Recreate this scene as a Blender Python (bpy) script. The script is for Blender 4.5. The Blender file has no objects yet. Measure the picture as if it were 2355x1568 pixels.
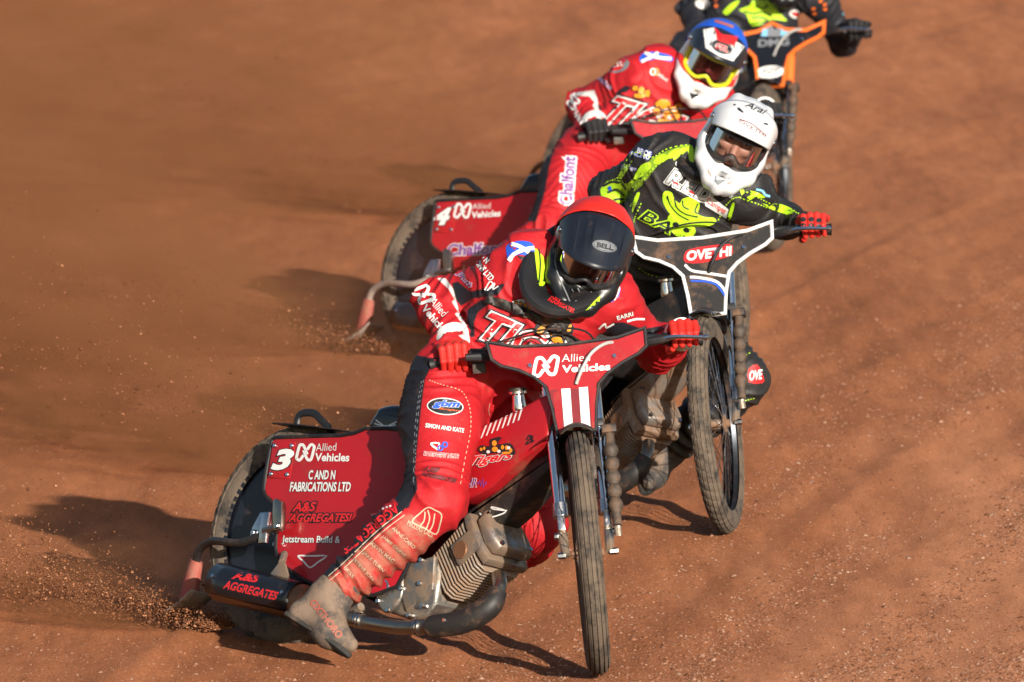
import bpy, bmesh, math, random
import numpy as np
from mathutils import Vector, Matrix
from mathutils.bvhtree import BVHTree

random.seed(7); rng = np.random.default_rng(7)
SC = bpy.context.scene
COL = SC.collection
PI = math.pi
rad = math.radians

# ------------------------------------------------------------------ camera, sky, sun, exposure
W, H, FPX = 2354.0, 1568.0, 26155.0            # picture grid used for measuring, focal length in that grid
PITCH = math.atan(2284 / FPX); CAM = np.array([0.0, -33.0, 3.87])
cd = bpy.data.cameras.new('camera'); cam = bpy.data.objects.new('camera', cd); COL.objects.link(cam)
cam.location = CAM; cam.rotation_euler = (PI / 2 - PITCH, 0, 0)
cd.sensor_width = 36; cd.lens = 36 * FPX / W; cd.clip_start = 1; cd.clip_end = 6000
cd.dof.use_dof = True; cd.dof.focus_distance = 34.6; cd.dof.aperture_fstop = 10
SC.camera = cam
SUN_EL, SUN_AZ = 15.0, 20.0                    # elevation; degrees to the right of straight behind the camera
world = bpy.data.worlds.new('World'); SC.world = world; world.use_nodes = True
wn = world.node_tree; sky = wn.nodes.new('ShaderNodeTexSky'); sky.sky_type = 'NISHITA'; sky.sun_disc = False
sun_dir = np.array([math.sin(rad(SUN_AZ)) * math.cos(rad(SUN_EL)), -math.cos(rad(SUN_AZ)) * math.cos(rad(SUN_EL)), math.sin(rad(SUN_EL))])
sky.sun_elevation = rad(SUN_EL); sky.sun_rotation = math.atan2(sun_dir[0], sun_dir[1])
wn.links.new(sky.outputs[0], wn.nodes['Background'].inputs[0]); wn.nodes['Background'].inputs[1].default_value = 0.075
sd = bpy.data.lights.new('sun', 'SUN'); sd.energy = 4.6; sd.angle = rad(0.53); sd.color = (1.0, 0.93, 0.82)
sun = bpy.data.objects.new('sun', sd); COL.objects.link(sun)
sun.rotation_euler = Vector(-sun_dir).to_track_quat('-Z', 'Y').to_euler()
SC.view_settings.view_transform = 'Standard'; SC.view_settings.look = 'None'; SC.view_settings.gamma = 1.0
SC.view_settings.use_curve_mapping = False; SC.view_settings.exposure = 0.6
SC.cycles.use_denoising = True
SC.cycles.max_bounces = 6; SC.cycles.volume_bounces = 1; SC.cycles.transparent_max_bounces = 12
SC.cycles.caustics_reflective = False; SC.cycles.caustics_refractive = False
SC.cycles.volume_step_rate = 2.0; SC.cycles.volume_max_steps = 110

# ------------------------------------------------------------------ measuring helpers (photo grid <-> world)
_c, _s = math.cos(PITCH), math.sin(PITCH)
FWD = np.array([0, _c, -_s]); UPV = np.array([0, _s, _c]); RGT = np.array([1.0, 0, 0])
def ray(x, y):
    d = FWD + RGT * (x - W / 2) / FPX + UPV * (H / 2 - y) / FPX
    return d / np.linalg.norm(d)
def atY(x, y, Y):
    d = ray(x, y); return CAM + d * (Y - CAM[1]) / d[1]
def proj(p):
    d = np.atleast_2d(p) - CAM; z = d @ FWD
    return np.stack([W / 2 + FPX * (d @ RGT) / z, H / 2 - FPX * (d @ UPV) / z], 1)
def bone(a, px, L, sign):
    d = ray(*px); o = CAM - a; b = o @ d; c = o @ o - L * L; q = b * b - c
    t = -b if q < 0 else -b + sign * math.sqrt(q)
    return CAM + d * t
def nrm(v): v = np.asarray(v, float); return v / (np.linalg.norm(v) + 1e-12)
def Z(x0, y0, f): return lambda x, y: ((x0 + f * x) / 1.0875, (y0 + f * y) / 1.0875)

# ------------------------------------------------------------------ materials
MATS = {}
def pbr(name, col, rough=0.5, metal=0.0, var=0.12, scale=25, bump=0.0, bscale=150, dirt=0.0, dcol=(0.24, 0.125, 0.07), dscale=9, coat=0.0,
        layers=(), spec=0.5, dlo=0.5, sheen=0.0, weave=0.0):
    if name in MATS: return MATS[name]
    m = bpy.data.materials.new(name); m.use_nodes = True; MATS[name] = m
    N = m.node_tree.nodes; L = m.node_tree.links; B = N['Principled BSDF']
    tc = N.new('ShaderNodeTexCoord')
    def noise(s, det=4, rg=0.6):
        n = N.new('ShaderNodeTexNoise'); n.inputs['Scale'].default_value = s; n.inputs['Detail'].default_value = det
        n.inputs['Roughness'].default_value = rg; L.new(tc.outputs['Object'], n.inputs['Vector']); return n.outputs['Fac']
    def mix(f, a, b):
        x = N.new('ShaderNodeMix'); x.data_type = 'RGBA'
        if isinstance(f, (int, float)): x.inputs[0].default_value = f
        else: L.new(f, x.inputs[0])
        for i, v in ((6, a), (7, b)):
            if isinstance(v, tuple): x.inputs[i].default_value = (*v, 1)
            else: L.new(v, x.inputs[i])
        return x.outputs[2]
    def ramp(f, lo, hi):
        r = N.new('ShaderNodeMapRange'); L.new(f, r.inputs[0]); r.inputs[1].default_value = lo; r.inputs[2].default_value = hi; r.interpolation_type = 'SMOOTHSTEP'
        return r.outputs[0]
    c = tuple(col)
    for at, lc, *na in layers:
        a = N.new('ShaderNodeAttribute'); a.attribute_name = at; fa = a.outputs['Fac']
        if na:
            k1 = N.new('ShaderNodeMath'); k1.operation = 'MULTIPLY_ADD'; L.new(noise(26, 6, .75), k1.inputs[0]); k1.inputs[1].default_value = na[0]
            k2 = N.new('ShaderNodeMath'); k2.operation = 'SUBTRACT'; L.new(fa, k2.inputs[0]); k2.inputs[1].default_value = na[0] * .52; L.new(k2.outputs[0], k1.inputs[2]); fa = k1.outputs[0]
        c = mix(ramp(fa, -0.6, 0.6) if not na else ramp(fa, -2.5, 3.0), c, tuple(lc))
    if var:
        dk = N.new('ShaderNodeMix'); dk.data_type = 'RGBA'; dk.blend_type = 'MULTIPLY'
        L.new(ramp(noise(scale), 0.3, 0.7), dk.inputs[0])
        if isinstance(c, tuple): dk.inputs[6].default_value = (*c, 1)
        else: L.new(c, dk.inputs[6])
        dk.inputs[7].default_value = (1 - var, 1 - var, 1 - var, 1); c = dk.outputs[2]
    rsock = rough
    if dirt:
        f = ramp(noise(dscale, 6, 0.7), dlo, dlo + 0.22)
        mu = N.new('ShaderNodeMath'); mu.operation = 'MULTIPLY'; L.new(f, mu.inputs[0]); mu.inputs[1].default_value = dirt
        f = mu.outputs[0]
        fine = ramp(noise(dscale * 14, 3, 0.8), 0.62, 0.72)
        m2 = N.new('ShaderNodeMath'); m2.operation = 'MULTIPLY_ADD'; L.new(fine, m2.inputs[0]); m2.inputs[1].default_value = dirt * 0.6; L.new(f, m2.inputs[2]); m2.use_clamp = True
        c = mix(m2.outputs[0], c, dcol)
        rr = N.new('ShaderNodeMapRange'); L.new(m2.outputs[0], rr.inputs[0]); rr.inputs[3].default_value = rough; rr.inputs[4].default_value = 0.9; rsock = rr.outputs[0]
    if isinstance(c, tuple): B.inputs['Base Color'].default_value = (*c, 1)
    else: L.new(c, B.inputs['Base Color'])
    if isinstance(rsock, (int, float)): B.inputs['Roughness'].default_value = rsock
    else: L.new(rsock, B.inputs['Roughness'])
    B.inputs['Metallic'].default_value = metal; B.inputs['Specular IOR Level'].default_value = spec
    B.inputs['Coat Weight'].default_value = coat; B.inputs['Coat Roughness'].default_value = 0.08
    if sheen: B.inputs['Sheen Weight'].default_value = sheen
    if bump:
        b = N.new('ShaderNodeBump'); b.inputs['Strength'].default_value = bump; b.inputs['Distance'].default_value = 0.004
        L.new(noise(bscale, 4), b.inputs['Height']); L.new(b.outputs[0], B.inputs['Normal'])
    return m

MUD = (0.26, 0.135, 0.075)
def std():
    pbr('red_gloss', (0.44, 0.011, 0.018), 0.36, spec=.35, var=0.12, scale=6, dirt=0.5, dscale=6, dlo=0.54, coat=0.12)
    pbr('red_panel', (0.38, 0.007, 0.014), 0.45, spec=.35, var=0.2, scale=5, dirt=0.5, dscale=8, dlo=0.53)
    pbr('dark_red', (0.20, 0.008, 0.014), 0.42, var=0.2)
    pbr('black_trim', (0.012, 0.012, 0.014), 0.5, var=0.2, dirt=0.25)
    pbr('black_gloss', (0.009, 0.010, 0.014), 0.28, dirt=0.22, dscale=16, dlo=0.56, coat=0.3)
    pbr('black_dusty', (0.018, 0.016, 0.015), 0.55, dirt=0.6, dscale=12, dlo=0.47)
    pbr('disc_dark', (0.010, 0.012, 0.02), 0.35, dirt=0.3, dlo=0.55)
    pbr('carbon', (0.012, 0.013, 0.016), 0.25, bump=0.3, bscale=260, dirt=0.2)
    pbr('tyre', (0.030, 0.026, 0.023), 0.85, dirt=0.8, dcol=(0.165, 0.12, 0.085), dscale=14, dlo=0.33, bump=0.5, bscale=120)
    pbr('rim', (0.05, 0.055, 0.065), 0.35, 0.8, dirt=0.5, dlo=0.5)
    pbr('steel', (0.55, 0.56, 0.58), 0.22, 1.0, dirt=0.55, dscale=18, dlo=0.5)
    pbr('chrome', (0.78, 0.79, 0.82), 0.12, 1.0, dirt=0.4, dscale=15, dlo=0.55)
    pbr('alloy', (0.44, 0.42, 0.39), 0.36, 0.9, dirt=0.88, dcol=(0.36, 0.25, 0.17), dscale=10, dlo=0.37, bump=.3, bscale=80)
    pbr('cable_grey', (.42, .42, .40), .35, var=.1)
    pbr('muddy_alloy', (0.42, 0.38, 0.34), 0.5, 0.7, dirt=1.0, dcol=(0.33, 0.195, 0.12), dscale=8, dlo=0.34, bump=0.5, bscale=90)
    pbr('fin_dust', (0.44, 0.37, 0.31), 0.55, 0.5, dirt=0.9, dcol=(0.40, 0.26, 0.17), dscale=12, dlo=0.36)
    pbr('spring_mud', (0.06, 0.045, 0.035), 0.6, dirt=0.7, dcol=(.17, .095, .055), dscale=22, dlo=0.42, bump=0.4)
    pbr('pipe_steel', (0.40, 0.36, 0.30), 0.3, 1.0, dirt=0.5, dscale=10)
    pbr('orange_brown', (0.30, 0.14, 0.07), 0.45, 0.5, dirt=0.5)
    pbr('flap_red', (0.42, 0.10, 0.075), 0.75, dirt=0.6, dlo=0.45, dcol=(0.36, 0.2, 0.13))
    pbr('flap_grey', (0.42, 0.33, 0.28), 0.7, dirt=0.6, dlo=0.45)
    pbr('white_print', (0.80, 0.79, 0.77), 0.5, var=0.05, dirt=0.15, dlo=0.6)
    pbr('cream_print', (0.62, 0.50, 0.36), 0.7, var=0.2, dirt=0.3)
    pbr('black_print', (0.012, 0.012, 0.016), 0.55, var=0.0)
    pbr('grey_print', (0.20, 0.21, 0.23), 0.5, var=0.1)
    pbr('red_print', (0.66, 0.018, 0.022), 0.5, var=0.05)
    pbr('maroon_print', (0.20, 0.02, 0.025), 0.6, var=0.1)
    pbr('blue_print', (0.02, 0.10, 0.62), 0.5, var=0.05)
    pbr('purple_print', (0.22, 0.05, 0.28), 0.5, var=0.05)
    pbr('orange_print', (0.80, 0.30, 0.02), 0.5, var=0.05)
    pbr('hi_orange', (0.85, 0.16, 0.02), 0.5, var=0.05)
    pbr('lime_print', (0.48, 0.80, 0.02), 0.5, var=0.06)
    pbr('yellow_print', (0.75, 0.62, 0.02), 0.4, var=0.05)
    pbr('sky_print', (0.22, 0.55, 0.80), 0.5, var=0.05)
    pbr('skin', (0.48, 0.22, 0.15), 0.5, var=0.12, scale=30)
    pbr('eye_white', (0.7, 0.68, 0.66), 0.25, var=0)
    pbr('iris', (0.05, 0.04, 0.035), 0.2, var=0)
std()

def glassy(name, tint, alpha, rough=0.05):
    m = bpy.data.materials.new(name); m.use_nodes = True; MATS[name] = m
    N = m.node_tree.nodes; L = m.node_tree.links; N.remove(N['Principled BSDF']); out = N['Material Output']
    t = N.new('ShaderNodeBsdfTransparent'); t.inputs[0].default_value = (*tint, 1)
    g = N.new('ShaderNodeBsdfGlossy'); g.inputs['Roughness'].default_value = rough; g.inputs[0].default_value = (0.9, 0.9, 0.9, 1)
    f = N.new('ShaderNodeFresnel'); f.inputs[0].default_value = 1.5
    a = N.new('ShaderNodeMath'); a.operation = 'ADD'; L.new(f.outputs[0], a.inputs[0]); a.inputs[1].default_value = alpha
    mx = N.new('ShaderNodeMixShader'); L.new(a.outputs[0], mx.inputs[0]); L.new(t.outputs[0], mx.inputs[1]); L.new(g.outputs[0], mx.inputs[2])
    L.new(mx.outputs[0], out.inputs[0]); return m
glassy('lens_smoke', (0.42, 0.27, 0.2), 0.01); glassy('lens_clear', (0.86, 0.86, 0.88), 0.02); glassy('lens_pink', (0.5, 0.3, 0.36), 0.03)

# ------------------------------------------------------------------ object helpers
ROOTM = {}                                      # root name -> 4x4 numpy world matrix
GEO = {}                                        # object name -> (verts in root space, faces, root)
def empty(name, M, label, cat, group=None):
    o = bpy.data.objects.new(name, None); COL.objects.link(o); o.matrix_world = Matrix(M.tolist()); o.empty_display_size = 0.1
    o['label'] = label; o['category'] = cat
    if group: o['group'] = group
    ROOTM[o.name] = M; return o
def root_of(p):
    while p.parent: p = p.parent
    return p
def mk(name, V, F, mat, parent=None, sharp=35, smooth=True, attrs=None, kind=None, label=None):
    me = bpy.data.meshes.new(name)
    if isinstance(F, np.ndarray):
        nf, k = F.shape; me.vertices.add(len(V)); me.vertices.foreach_set('co', np.asarray(V, np.float32).ravel()); me.loops.add(nf * k); me.loops.foreach_set('vertex_index', F.astype(np.int32).ravel())
        me.polygons.add(nf); me.polygons.foreach_set('loop_start', np.arange(0, nf * k, k, dtype=np.int32)); me.update(calc_edges=True)
    else: me.from_pydata(np.asarray(V, float).tolist(), [], [list(map(int, f)) for f in F]); me.update()
    if smooth:
        me.shade_smooth()
        if sharp and sharp < 180: me.set_sharp_from_angle(angle=rad(sharp))
    if attrs:
        for k, a in attrs.items():
            at = me.attributes.new(k, 'FLOAT', 'POINT'); at.data.foreach_set('value', np.asarray(a, np.float32))
    me.materials.append(MATS[mat] if isinstance(mat, str) else mat)
    o = bpy.data.objects.new(name, me); COL.objects.link(o)
    if parent is not None: o.parent = parent
    if kind: o['kind'] = kind
    if label: o['label'] = label
    GEO[o.name] = (np.asarray(V, float), F, root_of(o).name if parent is not None else None)
    return o
def wverts(o):
    V, F, r = GEO[o.name]
    if r is None: return V
    M = ROOTM[r]; return V @ M[:3, :3].T + M[:3, 3]

class MB:
    def __init__(s): s.V = []; s.F = []; s.n = 0
    def add(s, V, F):
        V = np.asarray(V, float); s.V.append(V); s.F += [tuple(int(i) + s.n for i in f) for f in F]; s.n += len(V); return s
    def grid(s, P, cu=False, cv=False, flip=False):
        a, b = P.shape[:2]; F = []
        for i in range(a if cu else a - 1):
            for j in range(b if cv else b - 1):
                q = (i * b + j, ((i + 1) % a) * b + j, ((i + 1) % a) * b + (j + 1) % b, i * b + (j + 1) % b)
                F.append(q[::-1] if flip else q)
        return s.add(P.reshape(-1, 3), F)
    def tube(s, path, r, n=10, cap=True, sub=0, flat=None):
        P = np.asarray(path, float); R = np.full(len(P), r, float) if np.isscalar(r) else np.asarray(r, float)
        if sub: P, R = catmull(P, R, sub)
        T = np.gradient(P, axis=0); T /= np.linalg.norm(T, axis=1)[:, None] + 1e-12
        u = np.cross(T[0], [0, 0, 1.0]); u = u if np.linalg.norm(u) > 0.05 else np.cross(T[0], [0, 1.0, 0]); u = nrm(u)
        G = np.zeros((len(P), n, 3)); a = np.linspace(0, 2 * PI, n, endpoint=False)
        for i in range(len(P)):
            u = nrm(u - T[i] * (u @ T[i])); v = np.cross(T[i], u); k = flat or 1.0
            G[i] = P[i] + R[i] * (np.cos(a)[:, None] * u + k * np.sin(a)[:, None] * v)
        base = s.n; s.grid(G, cv=True)
        if cap:
            s.F.append(tuple(base + j for j in range(n))); s.F.append(tuple(base + (len(P) - 1) * n + j for j in range(n))[::-1])
        return s
    def lathe(s, prof, c, ax, n=40, closed=False):
        ax = nrm(ax); u = np.cross(ax, [0.31, 0.2, 0.93]); u = nrm(u); v = np.cross(ax, u); a = np.linspace(0, 2 * PI, n, endpoint=False)
        G = np.array([[np.asarray(c) + ax * h + r * (math.cos(t) * u + math.sin(t) * v) for (r, h) in prof] for t in a])
        return s.grid(G, cu=True, cv=closed)
    def box(s, c, half, R=None, b=0.0):
        hx, hy, hz = half; b = min(b, 0.45 * min(half)); R = np.eye(3) if R is None else np.asarray(R)
        bm = bmesh.new(); bmesh.ops.create_cube(bm, size=2.0)
        for v in bm.verts: v.co = Vector((v.co.x * hx, v.co.y * hy, v.co.z * hz))
        if b: bmesh.ops.bevel(bm, geom=list(bm.edges), offset=b, segments=2, affect='EDGES', profile=0.6)
        bm.verts.index_update()
        V = np.array([v.co[:] for v in bm.verts]); F = [tuple(v.index for v in f.verts) for f in bm.faces]; bm.free()
        return s.add(V @ R.T + np.asarray(c, float), F)
    def prism(s, out, y0, y1, b=0.006, frame=None, seg=2):
        out = np.asarray(out, float)
        if poly_area(out) < 0: out = out[::-1]
        L = []
        for k in range(seg + 1): t = k / seg; L.append((b * (1 - math.sin(t * PI / 2)), y0 + b * (1 - math.cos(t * PI / 2)) * np.sign(y1 - y0)))
        rings = L + [(i, y1 - (y - y0)) for i, y in L[::-1]]
        O, U, Vv, Nn = frame if frame is not None else (np.zeros(3), np.array([1., 0, 0]), np.array([0, 0, 1.]), np.array([0, 1., 0]))
        G = np.array([[O + U * p[0] + Vv * p[1] + Nn * y for p in inset(out, i)] for i, y in rings])
        base = s.n; n = len(out); s.grid(G, cv=True)
        s.F.append(tuple(base + j for j in range(n))); s.F.append(tuple(base + (len(rings) - 1) * n + j for j in range(n))[::-1])
        return s
    def build(s, name, mat, parent=None, xf=None, **k):
        V = np.concatenate(s.V)
        if xf is not None: V = xf(V)
        return mk(name, V, s.F, mat, parent, **k)
def poly_area(p): x, y = p[:, 0], p[:, 1]; return 0.5 * np.sum(x * np.roll(y, -1) - np.roll(x, -1) * y)
def inset(p, d):
    if d == 0: return p
    e = np.roll(p, -1, 0) - p; n = np.stack([-e[:, 1], e[:, 0]], 1); n /= np.linalg.norm(n, axis=1)[:, None] + 1e-9
    m = n + np.roll(n, 1, 0); l = np.sum(m * m, 1)[:, None]; return p + m * (2 * d / np.maximum(l, 0.8))
def catmull(P, R, sub):
    Q = np.concatenate([[2 * P[0] - P[1]], P, [2 * P[-1] - P[-2]]]); A = np.concatenate([[R[0]], R, [R[-1]]]); o = []; q = []
    for i in range(1, len(Q) - 2):
        for t in np.linspace(0, 1, sub, endpoint=False):
            f = lambda X: 0.5 * (2 * X[i] + (X[i + 1] - X[i - 1]) * t + (2 * X[i - 1] - 5 * X[i] + 4 * X[i + 1] - X[i + 2]) * t * t + (3 * X[i] - X[i - 1] - 3 * X[i + 1] + X[i + 2]) * t ** 3)
            o.append(f(Q)); q.append(f(A))
    return np.array(o + [P[-1]]), np.array(q + [R[-1]])
def smooth_poly(pts, sub=4, closed=True):
    P = np.asarray(pts, float)
    if closed: P = np.concatenate([P[-1:], P, P[:2]])
    o = []
    for i in range(1, len(P) - 2):
        for t in np.linspace(0, 1, sub, endpoint=False):
            o.append(0.5 * (2 * P[i] + (P[i + 1] - P[i - 1]) * t + (2 * P[i - 1] - 5 * P[i] + 4 * P[i + 1] - P[i + 2]) * t * t + (3 * P[i] - P[i - 1] - 3 * P[i + 1] + P[i + 2]) * t ** 3))
    return np.array(o)

# ------------------------------------------------------------------ signed-distance modelling (smooth organic shapes)
class SDF:
    def __init__(s, h): s.h = h; s.P = []
    def cone(s, a, b, r1, r2, k=0.02, op=1, tag=None):
        a, b = np.asarray(a, float), np.asarray(b, float); d = b - a; L2 = d @ d + 1e-12; m = max(r1, r2)
        def f(X):
            t = np.clip(((X - a) @ d) / L2, 0, 1); return np.linalg.norm(X - a - t[..., None] * d, axis=-1) - (r1 + (r2 - r1) * t)
        s.P.append((f, np.minimum(a, b) - m, np.maximum(a, b) + m, k, op)); return s
    def ell(s, c, r, R=None, k=0.03, op=1):
        c = np.asarray(c, float); r = np.asarray(r, float); R = np.eye(3) if R is None else np.asarray(R, float)   # rows = axes
        def f(X):
            q = (X - c) @ R.T; k0 = np.linalg.norm(q / r, axis=-1); k1 = np.linalg.norm(q / (r * r), axis=-1) + 1e-9; return k0 * (k0 - 1) / k1
        e = np.sqrt(((R * r[:, None]) ** 2).sum(0)); s.P.append((f, c - e, c + e, k, op)); return s
    def box(s, c, half, R=None, r=0.01, k=0.01, op=1):
        c = np.asarray(c, float); hf = np.asarray(half, float); R = np.eye(3) if R is None else np.asarray(R, float)
        def f(X):
            q = np.abs((X - c) @ R.T) - (hf - r); return np.linalg.norm(np.maximum(q, 0), axis=-1) + np.minimum(q.max(-1), 0) - r
        e = (np.abs(R) * hf[:, None]).sum(0); s.P.append((f, c - e, c + e, k, op)); return s
    def mesh(s):
        h = s.h; lo = np.min([p[1] for p in s.P if p[4] > 0], 0) - 4 * h; hi = np.max([p[2] for p in s.P if p[4] > 0], 0) + 4 * h
        n = np.ceil((hi - lo) / h).astype(int) + 1; f = np.full(n, 0.5, np.float64)
        for fn, a, b, k, op in s.P:
            i0 = np.clip(np.floor((a - k - 3 * h - lo) / h).astype(int), 0, n); i1 = np.clip(np.ceil((b + k + 3 * h - lo) / h).astype(int) + 1, 0, n)
            if np.any(i1 <= i0): continue
            ax = [lo[j] + h * np.arange(i0[j], i1[j]) for j in range(3)]; X = np.stack(np.meshgrid(*ax, indexing='ij'), -1)
            d = fn(X); sl = tuple(slice(i0[j], i1[j]) for j in range(3)); g = f[sl]
            if op > 0: hh = np.maximum(k - np.abs(g - d), 0) / k; f[sl] = np.minimum(g, d) - hh * hh * k / 4
            else: d = -d; hh = np.maximum(k - np.abs(g - d), 0) / k; f[sl] = np.maximum(g, d) + hh * hh * k / 4
        return nets(f, lo, h)
def nets(f, lo, h):
    n = np.array(f.shape); s = f < 0; cs = n - 1
    ids = lambda c: (c[:, 0] * cs[1] + c[:, 1]) * cs[2] + c[:, 2]
    pts = []; cel = []; quads = []
    for ax in range(3):
        a = [slice(None)] * 3; b = [slice(None)] * 3; a[ax] = slice(0, -1); b[ax] = slice(1, None); a = tuple(a); b = tuple(b)
        E = np.argwhere(s[a] != s[b])
        u, v = (ax + 1) % 3, (ax + 2) % 3
        E = E[(E[:, u] > 0) & (E[:, v] > 0) & (E[:, u] < n[u] - 1) & (E[:, v] < n[v] - 1)]
        f0 = f[E[:, 0], E[:, 1], E[:, 2]]; E1 = E.copy(); E1[:, ax] += 1; f1 = f[E1[:, 0], E1[:, 1], E1[:, 2]]
        P = E.astype(float); P[:, ax] += f0 / (f0 - f1)
        four = []
        for du, dv in ((0, 0), (-1, 0), (-1, -1), (0, -1)):
            c = E.copy(); c[:, u] += du; c[:, v] += dv; four.append(ids(c)); pts.append(P); cel.append(four[-1])
        q = np.stack(four, 1); neg = f0 < 0; q[neg] = q[neg][:, ::-1]; quads.append(q)
    cel = np.concatenate(cel); pts = np.concatenate(pts); quads = np.concatenate(quads)
    uq, inv = np.unique(cel, return_inverse=True); V = np.zeros((len(uq), 3)); np.add.at(V, inv, pts); V /= np.bincount(inv)[:, None]
    Fq = np.searchsorted(uq, quads)[:, ::-1]
    return V * h + lo, Fq
def relax(V, F, it=2, lam=0.5):
    E = np.concatenate([F[:, [0, 1]], F[:, [1, 2]], F[:, [2, 3]], F[:, [3, 0]]]); E = np.concatenate([E, E[:, ::-1]])
    cnt = np.bincount(E[:, 0], minlength=len(V))[:, None]
    for _ in range(it):
        S = np.stack([np.bincount(E[:, 0], V[E[:, 1], j], minlength=len(V)) for j in range(3)], 1); V = V + lam * (S / np.maximum(cnt, 1) - V)
    return V
def vnormals(V, F):
    fn = np.cross(V[F[:, 2]] - V[F[:, 0]], V[F[:, 3]] - V[F[:, 1]]); N = np.zeros_like(V)
    for j in range(4): np.add.at(N, F[:, j], fn)
    return N / (np.linalg.norm(N, axis=1)[:, None] + 1e-12)
_tab = rng.random((64, 64, 64))
def vnoise(P):
    P = np.asarray(P, float); i = np.floor(P).astype(int); t = P - i; t = t * t * (3 - 2 * t); r = 0
    for a in (0, 1):
        for b in (0, 1):
            for c in (0, 1):
                w = (t[:, 0] if a else 1 - t[:, 0]) * (t[:, 1] if b else 1 - t[:, 1]) * (t[:, 2] if c else 1 - t[:, 2])
                r = r + w * _tab[(i[:, 0] + a) % 64, (i[:, 1] + b) % 64, (i[:, 2] + c) % 64]
    return r

# ------------------------------------------------------------------ prints: lettering and emblems laid onto the surface of a thing
_tc = {}
def text2d(t, bold=0.0, shear=0.0):
    key = (t, bold, shear)
    if key in _tc: return _tc[key]
    cu = bpy.data.curves.new('t', 'FONT'); cu.body = t; cu.offset = bold; cu.shear = shear; cu.resolution_u = 3; cu.fill_mode = 'FRONT'
    ob = bpy.data.objects.new('t', cu); COL.objects.link(ob); dg = bpy.context.evaluated_depsgraph_get(); me = ob.evaluated_get(dg).to_mesh()
    V = np.array([v.co[:2] for v in me.vertices]); F = [tuple(p.vertices) for p in me.polygons]
    ob.evaluated_get(dg).to_mesh_clear(); bpy.data.objects.remove(ob); bpy.data.curves.remove(cu)
    _tc[key] = (V, F); return V, F
def cut2d(V, F, step, box=None):
    bm = bmesh.new(); vs = [bm.verts.new((x, y, 0)) for x, y in V]
    for f in F:
        try: bm.faces.new([vs[i] for i in f])
        except ValueError: pass
    lo, hi = np.min(V, 0), np.max(V, 0)
    for ax in (0, 1):
        for c in np.arange(math.ceil(lo[ax] / step) * step, hi[ax], step):
            no = (1, 0, 0) if ax == 0 else (0, 1, 0); co = (c, 0, 0) if ax == 0 else (0, c, 0)
            bmesh.ops.bisect_plane(bm, geom=list(bm.verts) + list(bm.edges) + list(bm.faces), dist=1e-4, plane_co=co, plane_no=no)
    bmesh.ops.triangulate(bm, faces=[f for f in bm.faces if len(f.verts) > 4])
    bm.verts.index_update(); V2 = np.array([v.co[:2] for v in bm.verts]); F2 = [tuple(v.index for v in f.verts) for f in bm.faces]; bm.free()
    return V2, F2
_bv = {}
def bvh(objs):
    key = tuple(o.name for o in objs)
    if key not in _bv:
        Vs = []; Fs = []; n = 0
        for o in objs:
            V = wverts(o); F = GEO[o.name][1]; Vs.append(V); Fs += [tuple(int(i) + n for i in f) for f in F]; n += len(V)
        _bv[key] = BVHTree.FromPolygons(np.concatenate(Vs).tolist(), Fs)
    return _bv[key]
def lay(name, V, F, on, mat, parent, lift=0.0016, step=9.0, label=None, thick=0.0):
    """V in photo-grid units: each vertex is carried onto the surface of the objects in `on` and becomes geometry there"""
    V, F = cut2d(np.asarray(V, float), F, step); T = bvh(on); P = np.zeros((len(V), 3)); ok = np.zeros(len(V), bool); dep = np.zeros(len(V))
    o = Vector(CAM)
    for i, (x, y) in enumerate(V):
        d = ray(x, y); h = T.ray_cast(o, Vector(d))
        if h[0] is None: continue
        n = np.array(h[1]); n = -n if n @ d > 0 else n; P[i] = np.array(h[0]) + n * lift * 0.6 - d * lift * 0.7; ok[i] = True; dep[i] = h[3]
    FF = [f for f in F if all(ok[j] for j in f) and max(dep[j] for j in f) - min(dep[j] for j in f) < 0.05]
    if not FF: return None
    use = sorted({j for f in FF for j in f}); mp = {j: i for i, j in enumerate(use)}; P = P[use]; FF = [tuple(mp[j] for j in f) for f in FF]
    M = np.linalg.inv(ROOTM[root_of(parent).name]); P = P @ M[:3, :3].T + M[:3, 3]
    ob = mk(name, P, FF, mat, parent, sharp=180, label=label)
    if thick: s = ob.modifiers.new('s', 'SOLIDIFY'); s.thickness = thick; s.offset = -1
    return ob
def words(t, bl, br, tl, on, mat, parent, z=None, bold=0.0, shear=0.0, outline=None, ob=0.03, lift=0.0022, step=9.0, name='lettering', halo=None):
    z = z or (lambda x, y: (x, y)); bl, br, tl = (np.array(z(*p)) for p in (bl, br, tl)); V0, _ = text2d(t, bold, shear); lo, hi = V0.min(0), V0.max(0)
    def put(b, m, lf):
        V, F = text2d(t, b, shear); q = (V - lo) / (hi - lo); lay(name, bl + q[:, :1] * (br - bl) + q[:, 1:] * (tl - bl), F, on, m, parent, lf, step)
    if halo: put(bold + ob * 2.2, halo, lift - 0.0014)
    if outline: put(bold + ob, outline, lift - 0.0007)
    put(bold, mat, lift)
def patch(pts, on, mat, parent, z=None, smooth=0, name='emblem', **k):
    P = np.array([z(*p) if z else p for p in pts], float)
    if smooth: P = smooth_poly(P, smooth)
    return lay(name, P, [tuple(range(len(P)))], on, mat, parent, **k)
def oval(c, rx, ry, on, mat, parent, z=None, rot=0, n=28, name='emblem', **k):
    a = np.linspace(0, 2 * PI, n, endpoint=False); x = rx * np.cos(a); y = ry * np.sin(a); cr, sr = math.cos(rad(rot)), math.sin(rad(rot))
    return patch([(c[0] + p * cr - q * sr, c[1] + p * sr + q * cr) for p, q in zip(x, y)], on, mat, parent, z, name=name, **k)
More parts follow.
